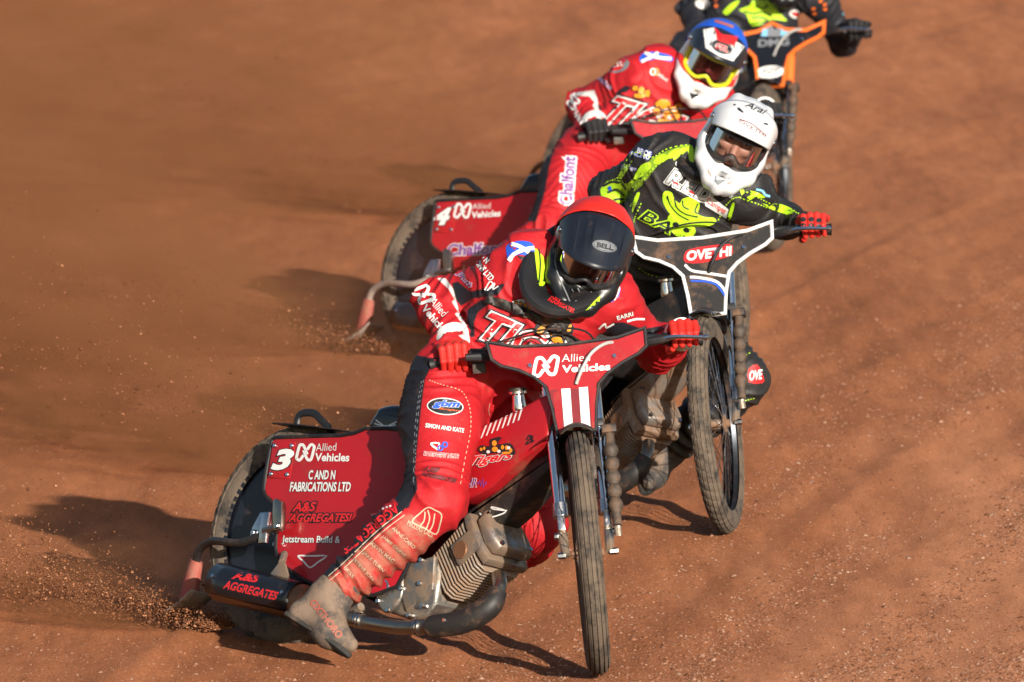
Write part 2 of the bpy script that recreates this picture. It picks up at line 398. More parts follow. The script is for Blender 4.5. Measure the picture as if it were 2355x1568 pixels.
def stroke(pts, w, on, mat, parent, z=None, name='emblem', closed=False, sub=5, dash=0, **k):
    P = np.array([z(*p) if z else p for p in pts], float); P = smooth_poly(P, sub, True) if closed else catmull(P, np.ones(len(P)), sub)[0]
    if closed: P = np.concatenate([P, P[:1]])
    T = np.gradient(P, axis=0); T /= np.linalg.norm(T, axis=1)[:, None] + 1e-9; N = np.stack([-T[:, 1], T[:, 0]], 1) * w / 2
    A, B = P + N, P - N; m = len(P); F = [(i, i + 1, m + i + 1, m + i) for i in range(m - 1) if not dash or (i // dash) % 2 == 0]
    return lay(name, np.concatenate([A, B]), F, on, mat, parent, **k)
def two_loops(c, w, h, on, mat, parent, rot=0, th=None, lift=0.002):
    """the pair of linked loops: a round-ended slanted N stroke and its mirror"""
    cr, sr = math.cos(rad(rot)), math.sin(rad(rot)); th = th or h * 0.16
    for sgn in (1, -1):
        pts = [(-0.50, 0.28), (-0.28, -0.42), (-0.14, -0.42), (0.10, 0.22), (0.02, 0.40)][:4]
        loop = [(-0.10, 0.16), (-0.30, 0.44), (-0.46, 0.36), (-0.46, 0.22), (-0.32, -0.36), (-0.20, -0.44), (-0.08, -0.36), (0.10, 0.12)]
        P = [(sgn * a * w, sgn * b * h) for a, b in loop]
        stroke([(c[0] + x * cr - y * sr, c[1] + x * sr + y * cr) for x, y in P], th, on, mat, parent, lift=lift, sub=4)
# ------------------------------------------------------------------ speedway motorcycles
RAKE = rad(20); AX = np.array([-math.sin(RAKE), 0, math.cos(RAKE)]); AF = np.array([math.cos(RAKE), 0, math.sin(RAKE)])
WB = 1.29; RR = 0.336; RF = 0.36; P0 = np.array([WB + 0.06, 0, 0]); YL = np.array([0, 1.0, 0])
def rot(u, a):
    u = nrm(u); K = np.array([[0, -u[2], u[1]], [u[2], 0, -u[0]], [-u[1], u[0], 0]]); return np.eye(3) + math.sin(a) * K + (1 - math.cos(a)) * K @ K
def S(u, t, f=0.0): return P0 + AX * t + AF * f + YL * u       # steering-head frame: across, up the fork, forward
def tyre(c, R, hw, hh, rows, npitch, depth, ribbed=False):
    th = []; up = []
    e = 1.6
    for a, b, st in rows: th += [a, a + e, b - e, b]; up += [-1, st, st, -1]
    th = np.array([-128, -110, -88] + th + [88, 110, 128], float); up = [-1] * 3 + up + [-1] * 3
    N = npitch * 4; G = np.zeros((N, len(th), 3))
    for k in range(N):
        a = 2 * PI * k / N
        for j, (t, u) in enumerate(zip(th, up)):
            q = math.cos(rad(t)); r = R - depth - hh * (1 - q); y = hw * math.sin(rad(t)) * (1 if abs(t) < 90 else 0.96)
            if u >= 0:
                fz = 1.0 if ribbed or ((k + u) % 4) != 3 else 0.35
                r += depth * max(0.3, q) * fz; y *= 1 + depth / hw * 0.5 * fz
            G[k, j] = (c[0] + r * math.cos(a), c[1] + y, c[2] + r * math.sin(a))
    m = MB(); m.grid(G, cu=True); return m
FROWS = [(-74, -50, 0), (-44, -26, 1), (-20, -3, 2), (3, 20, 3), (26, 44, 0), (50, 74, 1)]
RROWS = [(-76, -56, 0), (-50, -30, 2), (-24, -4, 0), (2, 22, 2), (28, 48, 0), (54, 76, 2)]
PLATE = [(-.237, 1.03), (-.15, 1.006), (0, .998), (.15, 1.005), (.235, 1.027), (.234, .966), (.208, .945), (.155, .920), (.112, .893), (.083, .864), (.070, .80), (.062, .722), (-.056, .722), (-.064, .80), (-.076, .868), (-.106, .902), (-.15, .928), (-.20, .946), (-.227, .970)]
PLATE3 = [(-.237, 1.02), (-.15, 0.985), (-.06, 1.0), (0, 1.035), (.06, 1.0), (.15, .99)] + PLATE[4:]

def make_bike(T, psi, phi, pitch, sig, st, label):
    yaw = psi - PI / 2; cz, sz = math.cos(yaw), math.sin(yaw)
    M = np.eye(4); M[:3, :3] = np.array([[cz, -sz, 0], [sz, cz, 0], [0, 0, 1]]) @ rot([1, 0, 0], -phi) @ rot([0, 1, 0], pitch); M[:3, 3] = T
    b = empty('speedway_motorcycle', M, label, 'motorcycle', 'speedway motorcycles racing on the dirt track'); RS = rot(AX, sig)
    xs = lambda V: P0 + (np.asarray(V) - P0) @ RS.T
    g = {'root': b, 'M': M, 'w': lambda p: M[:3, :3] @ np.asarray(p, float) + M[:3, 3], 'ws': lambda p: M[:3, :3] @ xs(p) + M[:3, 3], 'R': M[:3, :3] @ RS}
    red, alloy, fin = st['body'], st.get('alloy', 'alloy'), st.get('fin', 'fin_dust')
    # --- rear wheel: hub with solid disc covers, rim, tyre
    A = np.array([0, 0, RR])
    hub = MB().lathe([(0.0, -.052), (.03, -.052), (.035, -.038), (.20, -.034), (.262, -.028), (.262, .028), (.20, .034), (.035, .038), (.03, .052), (0.0, .052)], A, YL, 48).build('rear_wheel', 'disc_dark', b)
    MB().lathe([(.246, -.037), (.256, -.042), (.272, -.040), (.274, -.034), (.274, .034), (.272, .040), (.256, .042), (.246, .037)], A, YL, 64).build('rim', 'rim' if not st.get('dusty') else 'rim', hub)
    tyre(A, RR, .049, .052, RROWS, 52, .006).build('tyre', 'tyre', hub, sharp=28)
    for a in range(5):
        q = rad(72 * a + 10); MB().lathe([(0, -.005), (.006, -.005), (.006, .002), (0, .002)], A + [.05 * math.cos(q), -.040, .05 * math.sin(q)], YL, 8).build('disc_bolt', 'steel', hub)
    MB().lathe([(0, -.085), (.011, -.085), (.013, -.07), (.012, -.05), (.012, .05), (.013, .085), (0, .085)], A, YL, 12).build('rear_axle', 'steel', b)
    # --- front wheel (steered)
    A = np.array([WB, 0, RF])
    hub = MB().lathe([(0, -.048), (.012, -.048), (.014, -.036), (.030, -.034), (.030, -.028), (.017, -.022), (.017, .022), (.030, .028), (.030, .034), (.014, .036), (.012, .048), (0, .048)], A, YL, 20).build('front_wheel', 'muddy_alloy', b, xs)
    MB().lathe([(.288, -.006), (.292, -.020), (.306, -.022), (.308, -.018), (.308, .018), (.306, .022), (.292, .020), (.288, .006)], A, YL, 72).build('rim', 'rim', hub, xs)
    tyre(A, RF, .034, .043, FROWS, 60, .005, st.get('ribbed', False)).build('tyre', 'tyre', hub, xs, sharp=28)
    for k in range(36):
        q = 2 * PI * k / 36; sd_ = 1 if k % 2 else -1; q2 = q + (0.42 if (k // 2) % 2 else -0.42)
        pa = A + [.029 * math.cos(q2), sd_ * .031, .029 * math.sin(q2)]; pb = A + [.291 * math.cos(q), 0, .291 * math.sin(q)]
        MB().tube([pa, pb], .0016, 5, cap=False).build('spoke', 'steel', hub, xs)
    # --- fork (steered)
    for sd_ in (-1, 1):
        y = sd_ * .068
        leg = MB().tube([S(y, .98, .03), S(y, .50, .03)], .0185, 16).build('fork_leg', 'chrome', b, xs)
        if st.get('leg_cover'): MB().tube([S(y, .93, .03), S(y, .76, .03)], .021, 14).build('fork_cover', st['leg_cover'], leg, xs)
        MB().tube([S(y, .53, .03), S(y, .49, .03)], .023, 14).box(S(y, .475, .035), (.014, .011, .03), np.stack([AF, YL, AX], 1), .004).build('fork_clamp', 'steel', leg, xs)
        # leading link to the axle, bolts
        e0 = S(y * 1.0, .43, .035); e1 = A + [0, y * 0.95, 0]
        MB().tube([e0 + [0, 0, .02], e0, e1], [.012, .015, .013], 10).build('fork_link', 'alloy', leg, xs)
        for q in (e0, e1):
            MB().lathe([(0, .024), (.010, .024), (.011, .014), (.011, 0), (0, 0)], q, YL * sd_, 8).build('link_bolt', 'steel', leg, xs)
        # damper with rubber gaiter on the left leg, a plain rod on the right one
        if sd_ > 0:
            top, bot = S(y + .030, .735, .06), S(y + .026, .43, .085); n = 46; tt = np.linspace(0, 1, n)
            rr = [.010 + (.0125 * abs(math.sin(t * PI * 7)) ** .6 if .12 < t < .88 else .004) for t in tt]
            MB().tube([top + (bot - top) * t for t in tt], rr, 12).build('damper_gaiter', 'spring_mud', leg, xs)
            MB().box(top, (.02, .022, .013), np.stack([AF, YL, AX], 1), .004).build('damper_mount', 'black_dusty', leg, xs)
            MB().tube([bot, bot + [0, 0, -.03]], .011, 10).build('damper_eye', 'alloy', leg, xs)
    MB().box(S(0, .93, .02), (.035, .085, .012), np.stack([AF, YL, AX], 1), .005).box(S(0, .765, .02), (.035, .085, .012), np.stack([AF, YL, AX], 1), .005).tube([S(0, .95), S(0, .74)], .02, 12).build('fork_yoke', 'black_trim', b, xs)
    # front mudguard: short arched blade
    G = np.array([[A + [(RF + .022) * math.cos(a), y, (RF + .022 - .018 * (y / .045) ** 2) * math.sin(a)] for y in np.linspace(-.047, .047, 9)] for a in np.linspace(rad(78), rad(122), 14)])
    mg = MB().grid(G).build('front_mudguard', st.get('guard', 'black_dusty'), b, xs); s = mg.modifiers.new('s', 'SOLIDIFY'); s.thickness = .003
    # --- front plate with piping, handlebars, levers (steered)
    pf = (P0, YL, AX, AF); out = np.array(st.get('plate_shape', PLATE)); sm = smooth_poly(out, 3) if False else out
    pl = MB().prism(sm, .098, .104, .002, pf, 1).build('front_plate', st['plate'], b, xs, sharp=40)
    w = st.get('pipe_w', .008); o2 = sm if poly_area(sm) > 0 else sm[::-1]
    G = np.array([[P0 + YL * q[0] + AX * q[1] + AF * ff for q in inset(o2, d)] for d, ff in ((-.002, .097), (-.003, .104), (-.001, .1085), (w * .6, .1085), (w, .1045))])
    MB().grid(G, cv=True).build('plate_piping', st['pipe'], pl, xs)
    g['plate'] = pl
    for u, t in ((-.115, .94), (.135, .945)):
        MB().lathe([(0, .112), (.006, .112), (.0075, .108), (.0075, .1)], P0 + YL * u + AX * t, AF, 10).build('plate_bolt', 'chrome', pl, xs)
    hb = MB().tube([S(-.40, 1.035, -.068), S(-.30, 1.04, -.05), S(-.20, 1.035, -.02), S(-.10, .985, .0), S(.10, .985, .0), S(.20, 1.035, -.02), S(.30, 1.04, -.05), S(.405, 1.035, -.068)], .011, 12, sub=5).build('handlebar', 'black_trim', b, xs)
    for sd_ in (-1, 1):
        ua, ub = (.285, .402)
        gp = [S(sd_ * (ua + (ub - ua) * t), 1.039 - .004 * t, -.05 - .025 * t) for t in np.linspace(0, 1, 14)]
        MB().tube(gp, [.021] + [.0175 + .0012 * (i % 2) for i in range(12)] + [.021], 12).build('grip', 'black_trim', hb, xs)
        # lever: perch, blade and ball
        lm = MB().tube([S(sd_ * .19, 1.0, .02), S(sd_ * .245, 1.005, .035), S(sd_ * .30, 1.006, .045)], [.010, .015, .011], 10).build('lever_perch', 'black_trim', hb, xs)
        if sd_ > 0:
            MB().tube([S(.28, 1.006, .045), S(.33, 1.004, .055), S(.39, 1.0, .045), S(.405, 1.0, .04)], [.008, .0065, .0055, .006], 8, sub=4).tube([S(.401, 1.0, .041), S(.410, 1.0, .039), S(.419, 1.0, .037)], [.006, .0115, .005], 10).build('clutch_lever', 'chrome', hb, xs)
            MB().tube([S(.19, 1.0, .03), S(.165, .998, .05)], [.009, .007], 10).build('cable_adjuster', 'chrome', hb, xs)
            MB().tube([S(.17, .998, .05), S(.12, .985, .115), S(.07, .955, .128), S(.035, .905, .125), S(.015, .868, .112)], .0052, 8, sub=6).build('clutch_cable', 'cable_grey' if st.get('cable', 1) else 'black_trim', hb, xs)
        else:
            MB().tube([S(-.245, 1.03, -.035), S(-.285, 1.035, -.04)], .026, 14).tube([S(-.23, 1.03, -.02), S(-.245, 1.03, -.03)], .018, 12).box(S(-.262, .995, -.03), (.018, .02, .016), RS * 0 + np.eye(3), .004).build('throttle_housing', 'black_dusty', hb, xs)
            MB().tube([S(-.25, 1.05, -.02), S(-.18, 1.06, .01), S(-.05, 1.075, .03), S(.06, 1.06, .02), S(.10, 1.0, -.02)], .0035, 6, sub=5).build('throttle_cable', 'black_trim', hb, xs)
            MB().tube([S(-.235, 1.048, -.012), S(-.20, 1.05, 0)], [.013, .009], 10).build('kill_switch', 'black_trim', hb, xs)
    # --- frame, guard, tank cowl
    fr = MB()
    fr.tube([(1.12, 0, .64), (1.055, 0, .80)], .026, 12)
    fr.tube([(1.06, 0, .77), (.80, 0, .66), (.55, 0, .62), (.36, 0, .56)], .022, 10, sub=4)
    fr.tube([(1.10, 0, .67), (.88, 0, .50), (.66, 0, .36)], .022, 10, sub=3)
    for y in (-1, 1):
        fr.tube([(.0, y * .075, RR), (.22, y * .07, .30), (.46, y * .05, .22), (.66, y * .05, .14)], .014, 8, sub=4)
        fr.tube([(.0, y * .075, RR), (.14, y * .075, .50), (.36, y * .06, .58)], .012, 8, sub=4)
        fr.tube([(.36, y * .05, .57), (.44, y * .05, .36), (.47, y * .05, .22)], .013, 8, sub=3)
    fr.build('frame', 'black_trim', b)
    gp = [(1.105, .66), (.99, .62), (.875, .525), (.77, .46), (.69, .40), (.675, .378), (.722, .385), (.86, .40), (.93, .455), (1.0, .53), (1.10, .625)]
    g['guard'] = MB().prism(gp, -.058, .058, .02).build('frame_guard', st.get('lower', 'black_dusty'), b)
    tp = [(1.075, .815), (1.02, .80), (.939, .757), (.804, .70), (.70, .66), (.66, .60), (.70, .47), (.78, .47), (.875, .52), (.99, .615), (1.075, .67)]
    tk = MB().prism(tp, -.098, .098, .014, seg=3).build('tank_cowl', red, b); g['tank'] = tk
    MB().lathe([(.0, .066), (.021, .066), (.026, .062), (.026, .052), (.018, .048), (.019, .03), (.022, .01), (.021, 0), (.014, -.03)], (.905, -.055, .755), nrm([-.12, -.25, 1]), 18).build('filler_neck', 'chrome', tk)
    MB().lathe([(.0, .071), (.018, .071), (.0265, .068), (.027, .060), (.024, .057)], (.905, -.055, .755), nrm([-.12, -.25, 1]), 18).build('filler_cap', 'black_dusty', tk)
    # --- rear cowl panels, number plates, seat, rear mudguard
    pp = [(-.041, .606), (-.030, .613), (.113, .623), (.258, .633), (.314, .643), (.36, .660), (.45, .665), (.58, .655), (.72, .66), (.74, .50), (.66, .40), (.62, .30), (.58, .20), (.50, .165), (.30, .165), (.19, .196), (.145, .212), (.105, .228), (.072, .252), (.056, .279), (.042, .35), (.022, .410), (-.030, .437), (-.042, .455), (-.044, .511)]
    for sd_ in (-1, 1):
        o = np.array(pp)
        bul = lambda V, sd_=sd_: np.stack([V[:, 0], V[:, 1] + sd_ * (.014 * np.sin(np.clip((V[:, 0] + .04) / .78, 0, 1) * PI) - .034 * np.clip((V[:, 0] - .5) / .25, 0, 1)), V[:, 2]], 1)
        # panel skin as a fine grid so that it can curve
        V2, F2 = cut2d(o, [tuple(range(len(o)))], .03)
        def sheet(dy): return bul(np.stack([V2[:, 0], np.full(len(V2), sd_ * (.112 + dy)), V2[:, 1]], 1))
        n = len(V2); bd = []
        cnt = {}
        for f in F2:
            for i in range(len(f)): e = (f[i], f[(i + 1) % len(f)]); cnt[tuple(sorted(e))] = cnt.get(tuple(sorted(e)), 0) + 1
        FF = [f[::-1] if sd_ > 0 else f for f in F2] + [tuple(n + i for i in (f if sd_ > 0 else f[::-1])) for f in F2] + [(a, c, n + c, n + a) for (a, c), k in cnt.items() if k == 1]
        m = MB().add(np.concatenate([sheet(.004), sheet(0)]), FF); pn = m.build('rear_cowl', st.get('panel', red), b, sharp=50)
        e = np.array([[q[0], sd_ * .116, q[1]] for q in pp + pp[:1]]); MB().tube(bul(e), .0062, 8, cap=False).build('cowl_edging', 'black_trim', pn)
        if sd_ < 0: g['cowl'] = pn
        if st.get('number'):
            fr_ = [(-.030, .600), (.066, .604), (.067, .492), (-.025, .490)]
            q = MB().prism(fr_, .119 * sd_, .123 * sd_, .0012).build('number_plate', red, b)
            if sd_ < 0: g['nplate'] = q
            for u, v in ((-.018, .588), (.054, .592), (.055, .504), (-.013, .502)):
                MB().lathe([(0, .0045), (.005, .0045), (.007, .002), (.007, 0)], (u, .1235 * sd_, v), YL * sd_, 10).build('plate_bolt', 'chrome', q)
    sp = [(.335, .665), (.355, .715), (.372, .732), (.44, .742), (.56, .728), (.68, .715), (.70, .68), (.60, .655), (.42, .650)]
    g['seat'] = MB().prism(smooth_poly(sp, 3), -.105, .105, .022, seg=4).build('seat', 'black_gloss', b)
    G = np.array([[(x, y, .655 + .010 * math.cos(x * 6) - .35 * y * y - .25 * max(0, -x - .02) ** 2 * 10 * .1) for y in np.linspace(-.095, .095, 11)] for x in np.linspace(-.075, .36, 18)])
    mg = MB().grid(G).build('rear_mudguard', 'carbon', b); s = mg.modifiers.new('s', 'SOLIDIFY'); s.thickness = .004
    MB().tube([(-.033, -.03, .648), (-.036, -.03, .685), (-.02, -.03, .703), (.028, -.03, .706), (.06, -.03, .69), (.105, -.03, .664)], .0075, 8, sub=4, flat=1.6).build('lifting_handle', 'black_trim', b)
    # --- dirt deflector behind the rear wheel
    d = MB(); d.prism([(-.035, .300), (-.030, .335), (-.007, .381), (.030, .385), (.045, .335), (.030, .290)], -.135, -.150, .003); d.prism([(.015, .375), (.045, .382), (.050, .29), (.020, .285)], -.15, -.165, .003)
    dm = d.build('deflector_bracket', 'steel', b)
    MB().prism(smooth_poly([(.060, .418), (.085, .420), (.100, .405), (.112, .345), (.105, .330), (.085, .328), (.075, .345)], 2), -.150, -.172, .004).tube([(.03, -.155, .325), (.10, -.155, .342)], .013, 10).build('chain_tensioner', 'pipe_steel', dm)
    for x, z in ((-.018, .318), (.098, .342)): MB().lathe([(0, .007), (.007, .007), (.010, .003), (.010, 0)], (x, -.152 if x < 0 else -.172, z), -YL, 8).build('bracket_bolt', 'steel', dm)
    MB().tube([(.03, -.15, .312), (-.006, -.15, .303), (-.076, -.148, .283), (-.17, -.12, .286), (-.249, -.09, .288), (-.32, -.06, .273), (-.350, -.045, .25), (-.366, -.03, .222)], .0125, 10, sub=4).build('deflector_arm', st.get('arm', 'black_dusty'), dm)
    MB().tube([(-.366, -.03, .232), (-.37, -.028, .215), (-.378, -.024, .16), (-.384, -.02, .112)], [.018, .021, .024, .026], 12, flat=1.7).build('deflector_sleeve', 'flap_red', dm)
    G = np.array([[np.array([-.502, 0, .060]) * (1 - t) + np.array([-.309, -.04, .136]) * t + np.array([0, v, -.018 * math.sin(t * PI)]) + np.array([.12 * v * 0, 0, .02 * abs(v)]) for v in np.linspace(-.05 * math.sin(min(1, t * 1.6 + .12) * PI * .5), .05, 5)] for t in np.linspace(0, 1, 12)])
    mg = MB().grid(G).build('deflector_flap', 'flap_grey', dm); s = mg.modifiers.new('s', 'SOLIDIFY'); s.thickness = .006
    # --- engine: crankcase, cover, finned cylinder, head
    cp = [(.482, .214), (.50, .245), (.527, .262), (.612, .284), (.679, .302), (.720, .26), (.725, .16), (.70, .125), (.645, .103), (.559, .118), (.50, .160)]
    en = MB().prism(cp, -.092, .075, .014, seg=3).prism([(.60, .27), (.70, .30), (.715, .2), (.62, .13), (.585, .18)], -.104, -.08, .008).build('crankcase', alloy, b); g['engine'] = en
    MB().prism(smooth_poly([(.478, .20), (.50, .25), (.545, .262), (.585, .23), (.595, .17), (.55, .118), (.505, .14)], 3), -.090, -.108, .008, seg=3).build('crank_cover', alloy, en)
    MB().lathe([(.0, .010), (.013, .010), (.015, .016), (.021, .016), (.023, .0)], (.530, -.106, .195), -YL, 22).build('crank_cap', 'steel', en)
    for x, z in ((.495, .222), (.545, .256), (.590, .195), (.55, .128), (.505, .152), (.655, .285), (.690, .15), (.64, .118), (.665, .215)):
        MB().lathe([(0, .010), (.0065, .010), (.008, .005), (.0085, -.012)], (x, -.104, z), -YL, 8).build('case_bolt', 'steel', en)
    ca = nrm([.77, 0, .64]); cn = np.array([-ca[2], 0, ca[0]]); c0 = np.array([.695, -.005, .235]); CR = np.stack([ca, YL, cn], 1)
    cy = MB().tube([c0, c0 + ca * .20], .058, 18).build('cylinder', alloy, b)
    fo = [(-.078, -.062), (-.058, -.082), (.058, -.082), (.078, -.062), (.078, .062), (.058, .082), (-.058, .082), (-.078, .062)]
    for k in range(13):
        o = c0 + ca * (.018 + .0128 * k); gr = 1 + .012 * k
        MB().prism([(u * gr, v * gr) for u, v in fo], -.0024, .0024, .001, (o, YL, cn, ca), 1).build('cooling_fin', fin, cy)
    hd = MB(); hd.prism([(-.085, -.085), (.085, -.085), (.095, -.05), (.095, .05), (.085, .088), (-.085, .088), (-.095, .05), (-.095, -.05)], .185, .215, .006, (c0, YL, cn, ca))
    hd.prism([(-.07, -.07), (.07, -.07), (.085, -.03), (.075, .06), (.05, .08), (-.05, .08), (-.08, .05), (-.085, -.03)], .215, .262, .016, (c0, YL, cn, ca), 3)
    hd.box(c0 + ca * .16 + np.array([0, -.086, 0]), (.05, .012, .035), CR, .006)
    h_ = hd.build('cylinder_head', alloy, b)
    MB().lathe([(0, .008), (.026, .008), (.030, .0), (.030, -.01)], c0 + ca * .14 + np.array([0, -.094, .0]), -YL, 22).build('badge', 'orange_brown', h_)
    for u in (-.06, .06):
        for v in (-.055, .055): MB().lathe([(0, .268), (.007, .268), (.008, .26), (.008, .235)], c0 + YL * u + cn * v, ca, 8).build('head_bolt', 'steel', h_)
    # --- exhaust on the right: header, heat shield, pipe, clamps, silencer
    ex = MB().tube([(.30, -.165, .118), (.37, -.165, .100), (.466, -.16, .085), (.57, -.16, .077), (.68, -.16, .074), (.80, -.155, .086), (.90, -.135, .110), (.965, -.11, .165), (.965, -.08, .225), (.925, -.05, .265)], .0215, 16, sub=5).build('exhaust_pipe', 'pipe_steel', b)
    MB().tube([(.78, -.16, .084), (.80, -.157, .087), (.90, -.138, .112), (.968, -.113, .165), (.972, -.09, .215)], [.024, .034, .036, .036, .028], 16, sub=5).build('heat_shield', st.get('shield', 'black_dusty'), ex)
    for x, z in ((.735, .0785), (.75, .080), (.49, .0835), (.505, .082)): MB().tube([(x - .004, -.16, z), (x + .004, -.16, z)], .0245, 16).build('pipe_clamp', 'steel', ex)
    MB().lathe([(0, .006), (.006, .006), (.007, 0)], (.86, -.178, .105), -YL, 8).build('shield_bolt', 'chrome', ex)
    sx = np.array([-.118, -.172, .157]); ey = np.array([.285, -.172, .116]); dr = nrm(ey - sx); L = np.linalg.norm(ey - sx)
    si = MB().lathe([(.018, .01), (.030, .0), (.050, .006), (.056, .02), (.056, L - .03), (.050, L - .006), (.030, L + .006), (.022, L + .03)], sx, dr, 32).build('silencer', 'orange_brown', b); g['silencer'] = si
    # sleeve round its upper half
    u = nrm(np.cross(dr, [0, 1, 0])); u = u if u[2] > 0 else -u; v = -YL
    G = np.array([[sx + dr * (.012 + (L - .05) * t) + .0595 * (math.cos(a) * u + math.sin(a) * v) for a in np.linspace(rad(-95), rad(128), 26)] for t in np.linspace(0, 1, 8)])
    mg = MB().grid(G).build('silencer_sleeve', 'black_gloss', si); s = mg.modifiers.new('s', 'SOLIDIFY'); s.thickness = .002; g['sleeve'] = mg
    for t, a in ((.05, 75), (.93, 75)): MB().lathe([(0, .005), (.006, .005), (.008, 0), (.008, -.004)], sx + dr * (.02 + L * .85 * t) + .0595 * (math.cos(rad(a)) * u + math.sin(rad(a)) * v), math.cos(rad(a)) * u + math.sin(rad(a)) * v, 8).build('sleeve_rivet', 'chrome', si)
    MB().prism([(.10, .196), (.13, .235), (.155, .232), (.185, .185), (.20, .175), (.10, .178)], -.165, -.172, .002).tube([(.13, -.16, .235), (.105, -.13, .265)], .011, 8).build('silencer_bracket', 'alloy', si)
    # --- foot pegs, gear-side bits
    MB().tube([(.33, -.06, .10), (.33, -.13, .07), (.324, -.245, .055)], [.010, .012, .0155], 12).build('foot_peg', 'steel', b)
    MB().tube([(.40, -.06, .13), (.43, -.12, .11), (.47, -.135, .105)], .009, 8, sub=3).tube([(.40, -.10, .115), (.44, -.11, .13)], .013, 10).build('peg_bracket', 'alloy', b)
    MB().prism(smooth_poly([(-.06, .34), (0, .40), (.25, .36), (.60, .25), (.62, .17), (.55, .15), (.0, .27)], 2), .085, .10, .004).build('chain_guard', 'black_dusty', b)
    MB().lathe([(.06, -.004), (.085, -.004), (.085, .004), (.06, .004)], (0, .062, RR), YL, 30, True).build('sprocket', 'steel', b)
    return g

BIKES = {}
BIKES[1] = make_bike((-.7088, .9335, -.0112), rad(45.5), rad(14), -.01258, rad(-48), dict(body='red_gloss', panel='red_gloss', plate='red_panel', pipe='black_trim', number='3', ribbed=True),
                     'red speedway motorcycle number 3 with white striped front plate, leading the others')
BIKES[2] = make_bike((-.098, 5.094, -.012), rad(36), rad(11.9), -.01128, rad(-48.8), dict(body='black_dusty', panel='black_dusty', plate='black_dusty', pipe='white_print', pipe_w=.009, alloy='muddy_alloy', fin='muddy_alloy', lower='muddy_alloy', guard='black_gloss', cable=0, shield='black_dusty'),
                     'mud caked speedway motorcycle with black front plate edged in white')
BIKES[4] = make_bike((-.265, 10.45, -.0117), rad(53.6), rad(12.5), -.01217, rad(-43.3), dict(body='red_gloss', panel='red_gloss', plate='red_panel', pipe='black_trim', number='4', arm='flap_grey'),
                     'red speedway motorcycle number 4 ridden by the person in the blue helmet')
BIKES[3] = make_bike((.27, 16.75, -.0088), rad(37.7), rad(21), -.01788, rad(-56), dict(body='black_dusty', panel='black_dusty', plate='black_gloss', pipe='hi_orange', pipe_w=.013, guard='black_dusty', leg_cover='hi_orange', plate_shape=PLATE3),
                     'speedway motorcycle with black front plate edged in orange, last of the four')
# ------------------------------------------------------------------ riders
def basis(f, u):
    u = nrm(u); f = np.asarray(f, float); f = nrm(f - u * (f @ u)); l = np.cross(u, f); return f, l, u     # forward, left, up
def poly_sd(Q, poly):
    poly = np.asarray(poly, float); d = np.full(len(Q), 1e9); ins = np.zeros(len(Q), bool)
    for a, b in zip(poly, np.roll(poly, -1, 0)):
        e = b - a; w = Q - a; t = np.clip((w @ e) / (e @ e + 1e-9), 0, 1); d = np.minimum(d, np.linalg.norm(w - t[:, None] * e, axis=1))
        c = ((a[1] <= Q[:, 1]) & (b[1] > Q[:, 1])) | ((b[1] <= Q[:, 1]) & (a[1] > Q[:, 1]))
        x = a[0] + (Q[:, 1] - a[1]) / (e[1] if abs(e[1]) > 1e-9 else 1e-9) * e[0]; ins ^= c & (Q[:, 0] < x)
    return np.where(ins, d, -d)
def hand(root, G, bdir, wrist, inner, mats, name='glove'):
    """gloved hand closed round a bar at G: bdir along the bar, inner = +1 if the bike's centre lies along +bdir"""
    b = nrm(bdir) * inner; e1 = wrist - G; e1 = nrm(e1 - b * (e1 @ b)); cm = nrm(CAM - G); e2 = nrm(cm - b * (cm @ b) - e1 * (cm @ e1))
    pol = lambda a, r, s: G + b * s + r * (math.cos(rad(a)) * e1 + math.sin(rad(a)) * e2)
    sd_ = SDF(.0027); wc = wrist
    for i, s in enumerate((.034, .0115, -.011, -.0325)):
        r = (.0115, .0118, .0115, .0102)[i]; sc = (.95, 1.0, .97, .86)[i]
        k0, k1, k2, k3 = pol(22, .050, s * 1.05), pol(88, .043 * sc + .004, s), pol(150, .037, s * .97), pol(208, .032, s * .95)
        sd_.cone(wc + b * s * .5, k0, .017, r + .003, .012); sd_.cone(k0, k1, r + .0015, r, .004); sd_.cone(k1, k2, r, r * .92, .003); sd_.cone(k2, k3, r * .92, r * .8, .003)
    sd_.ell((wc * .45 + pol(20, .045, 0) * .55), (.040, .046, .022), np.stack([e1, b, e2]), .015)
    t0, t1, t2, t3 = G + e1 * .055 + b * .030, pol(-35, .048, .048), pol(-75, .036, .050), pol(-128, .033, .040)
    sd_.cone(t0, t1, .017, .0135, .008); sd_.cone(t1, t2, .0135, .0115, .004); sd_.cone(t2, t3, .0115, .0095, .003)
    fa = nrm(wrist - G); sd_.cone(wc - fa * .01, wc + fa * .02, .030, .033, .012)
    V, F = sd_.mesh(); V = relax(V, F, 1, .35); R0 = ROOTM[root.name][:3, 3]
    o = mk(name, V - R0, F, mats, root, sharp=180); return o
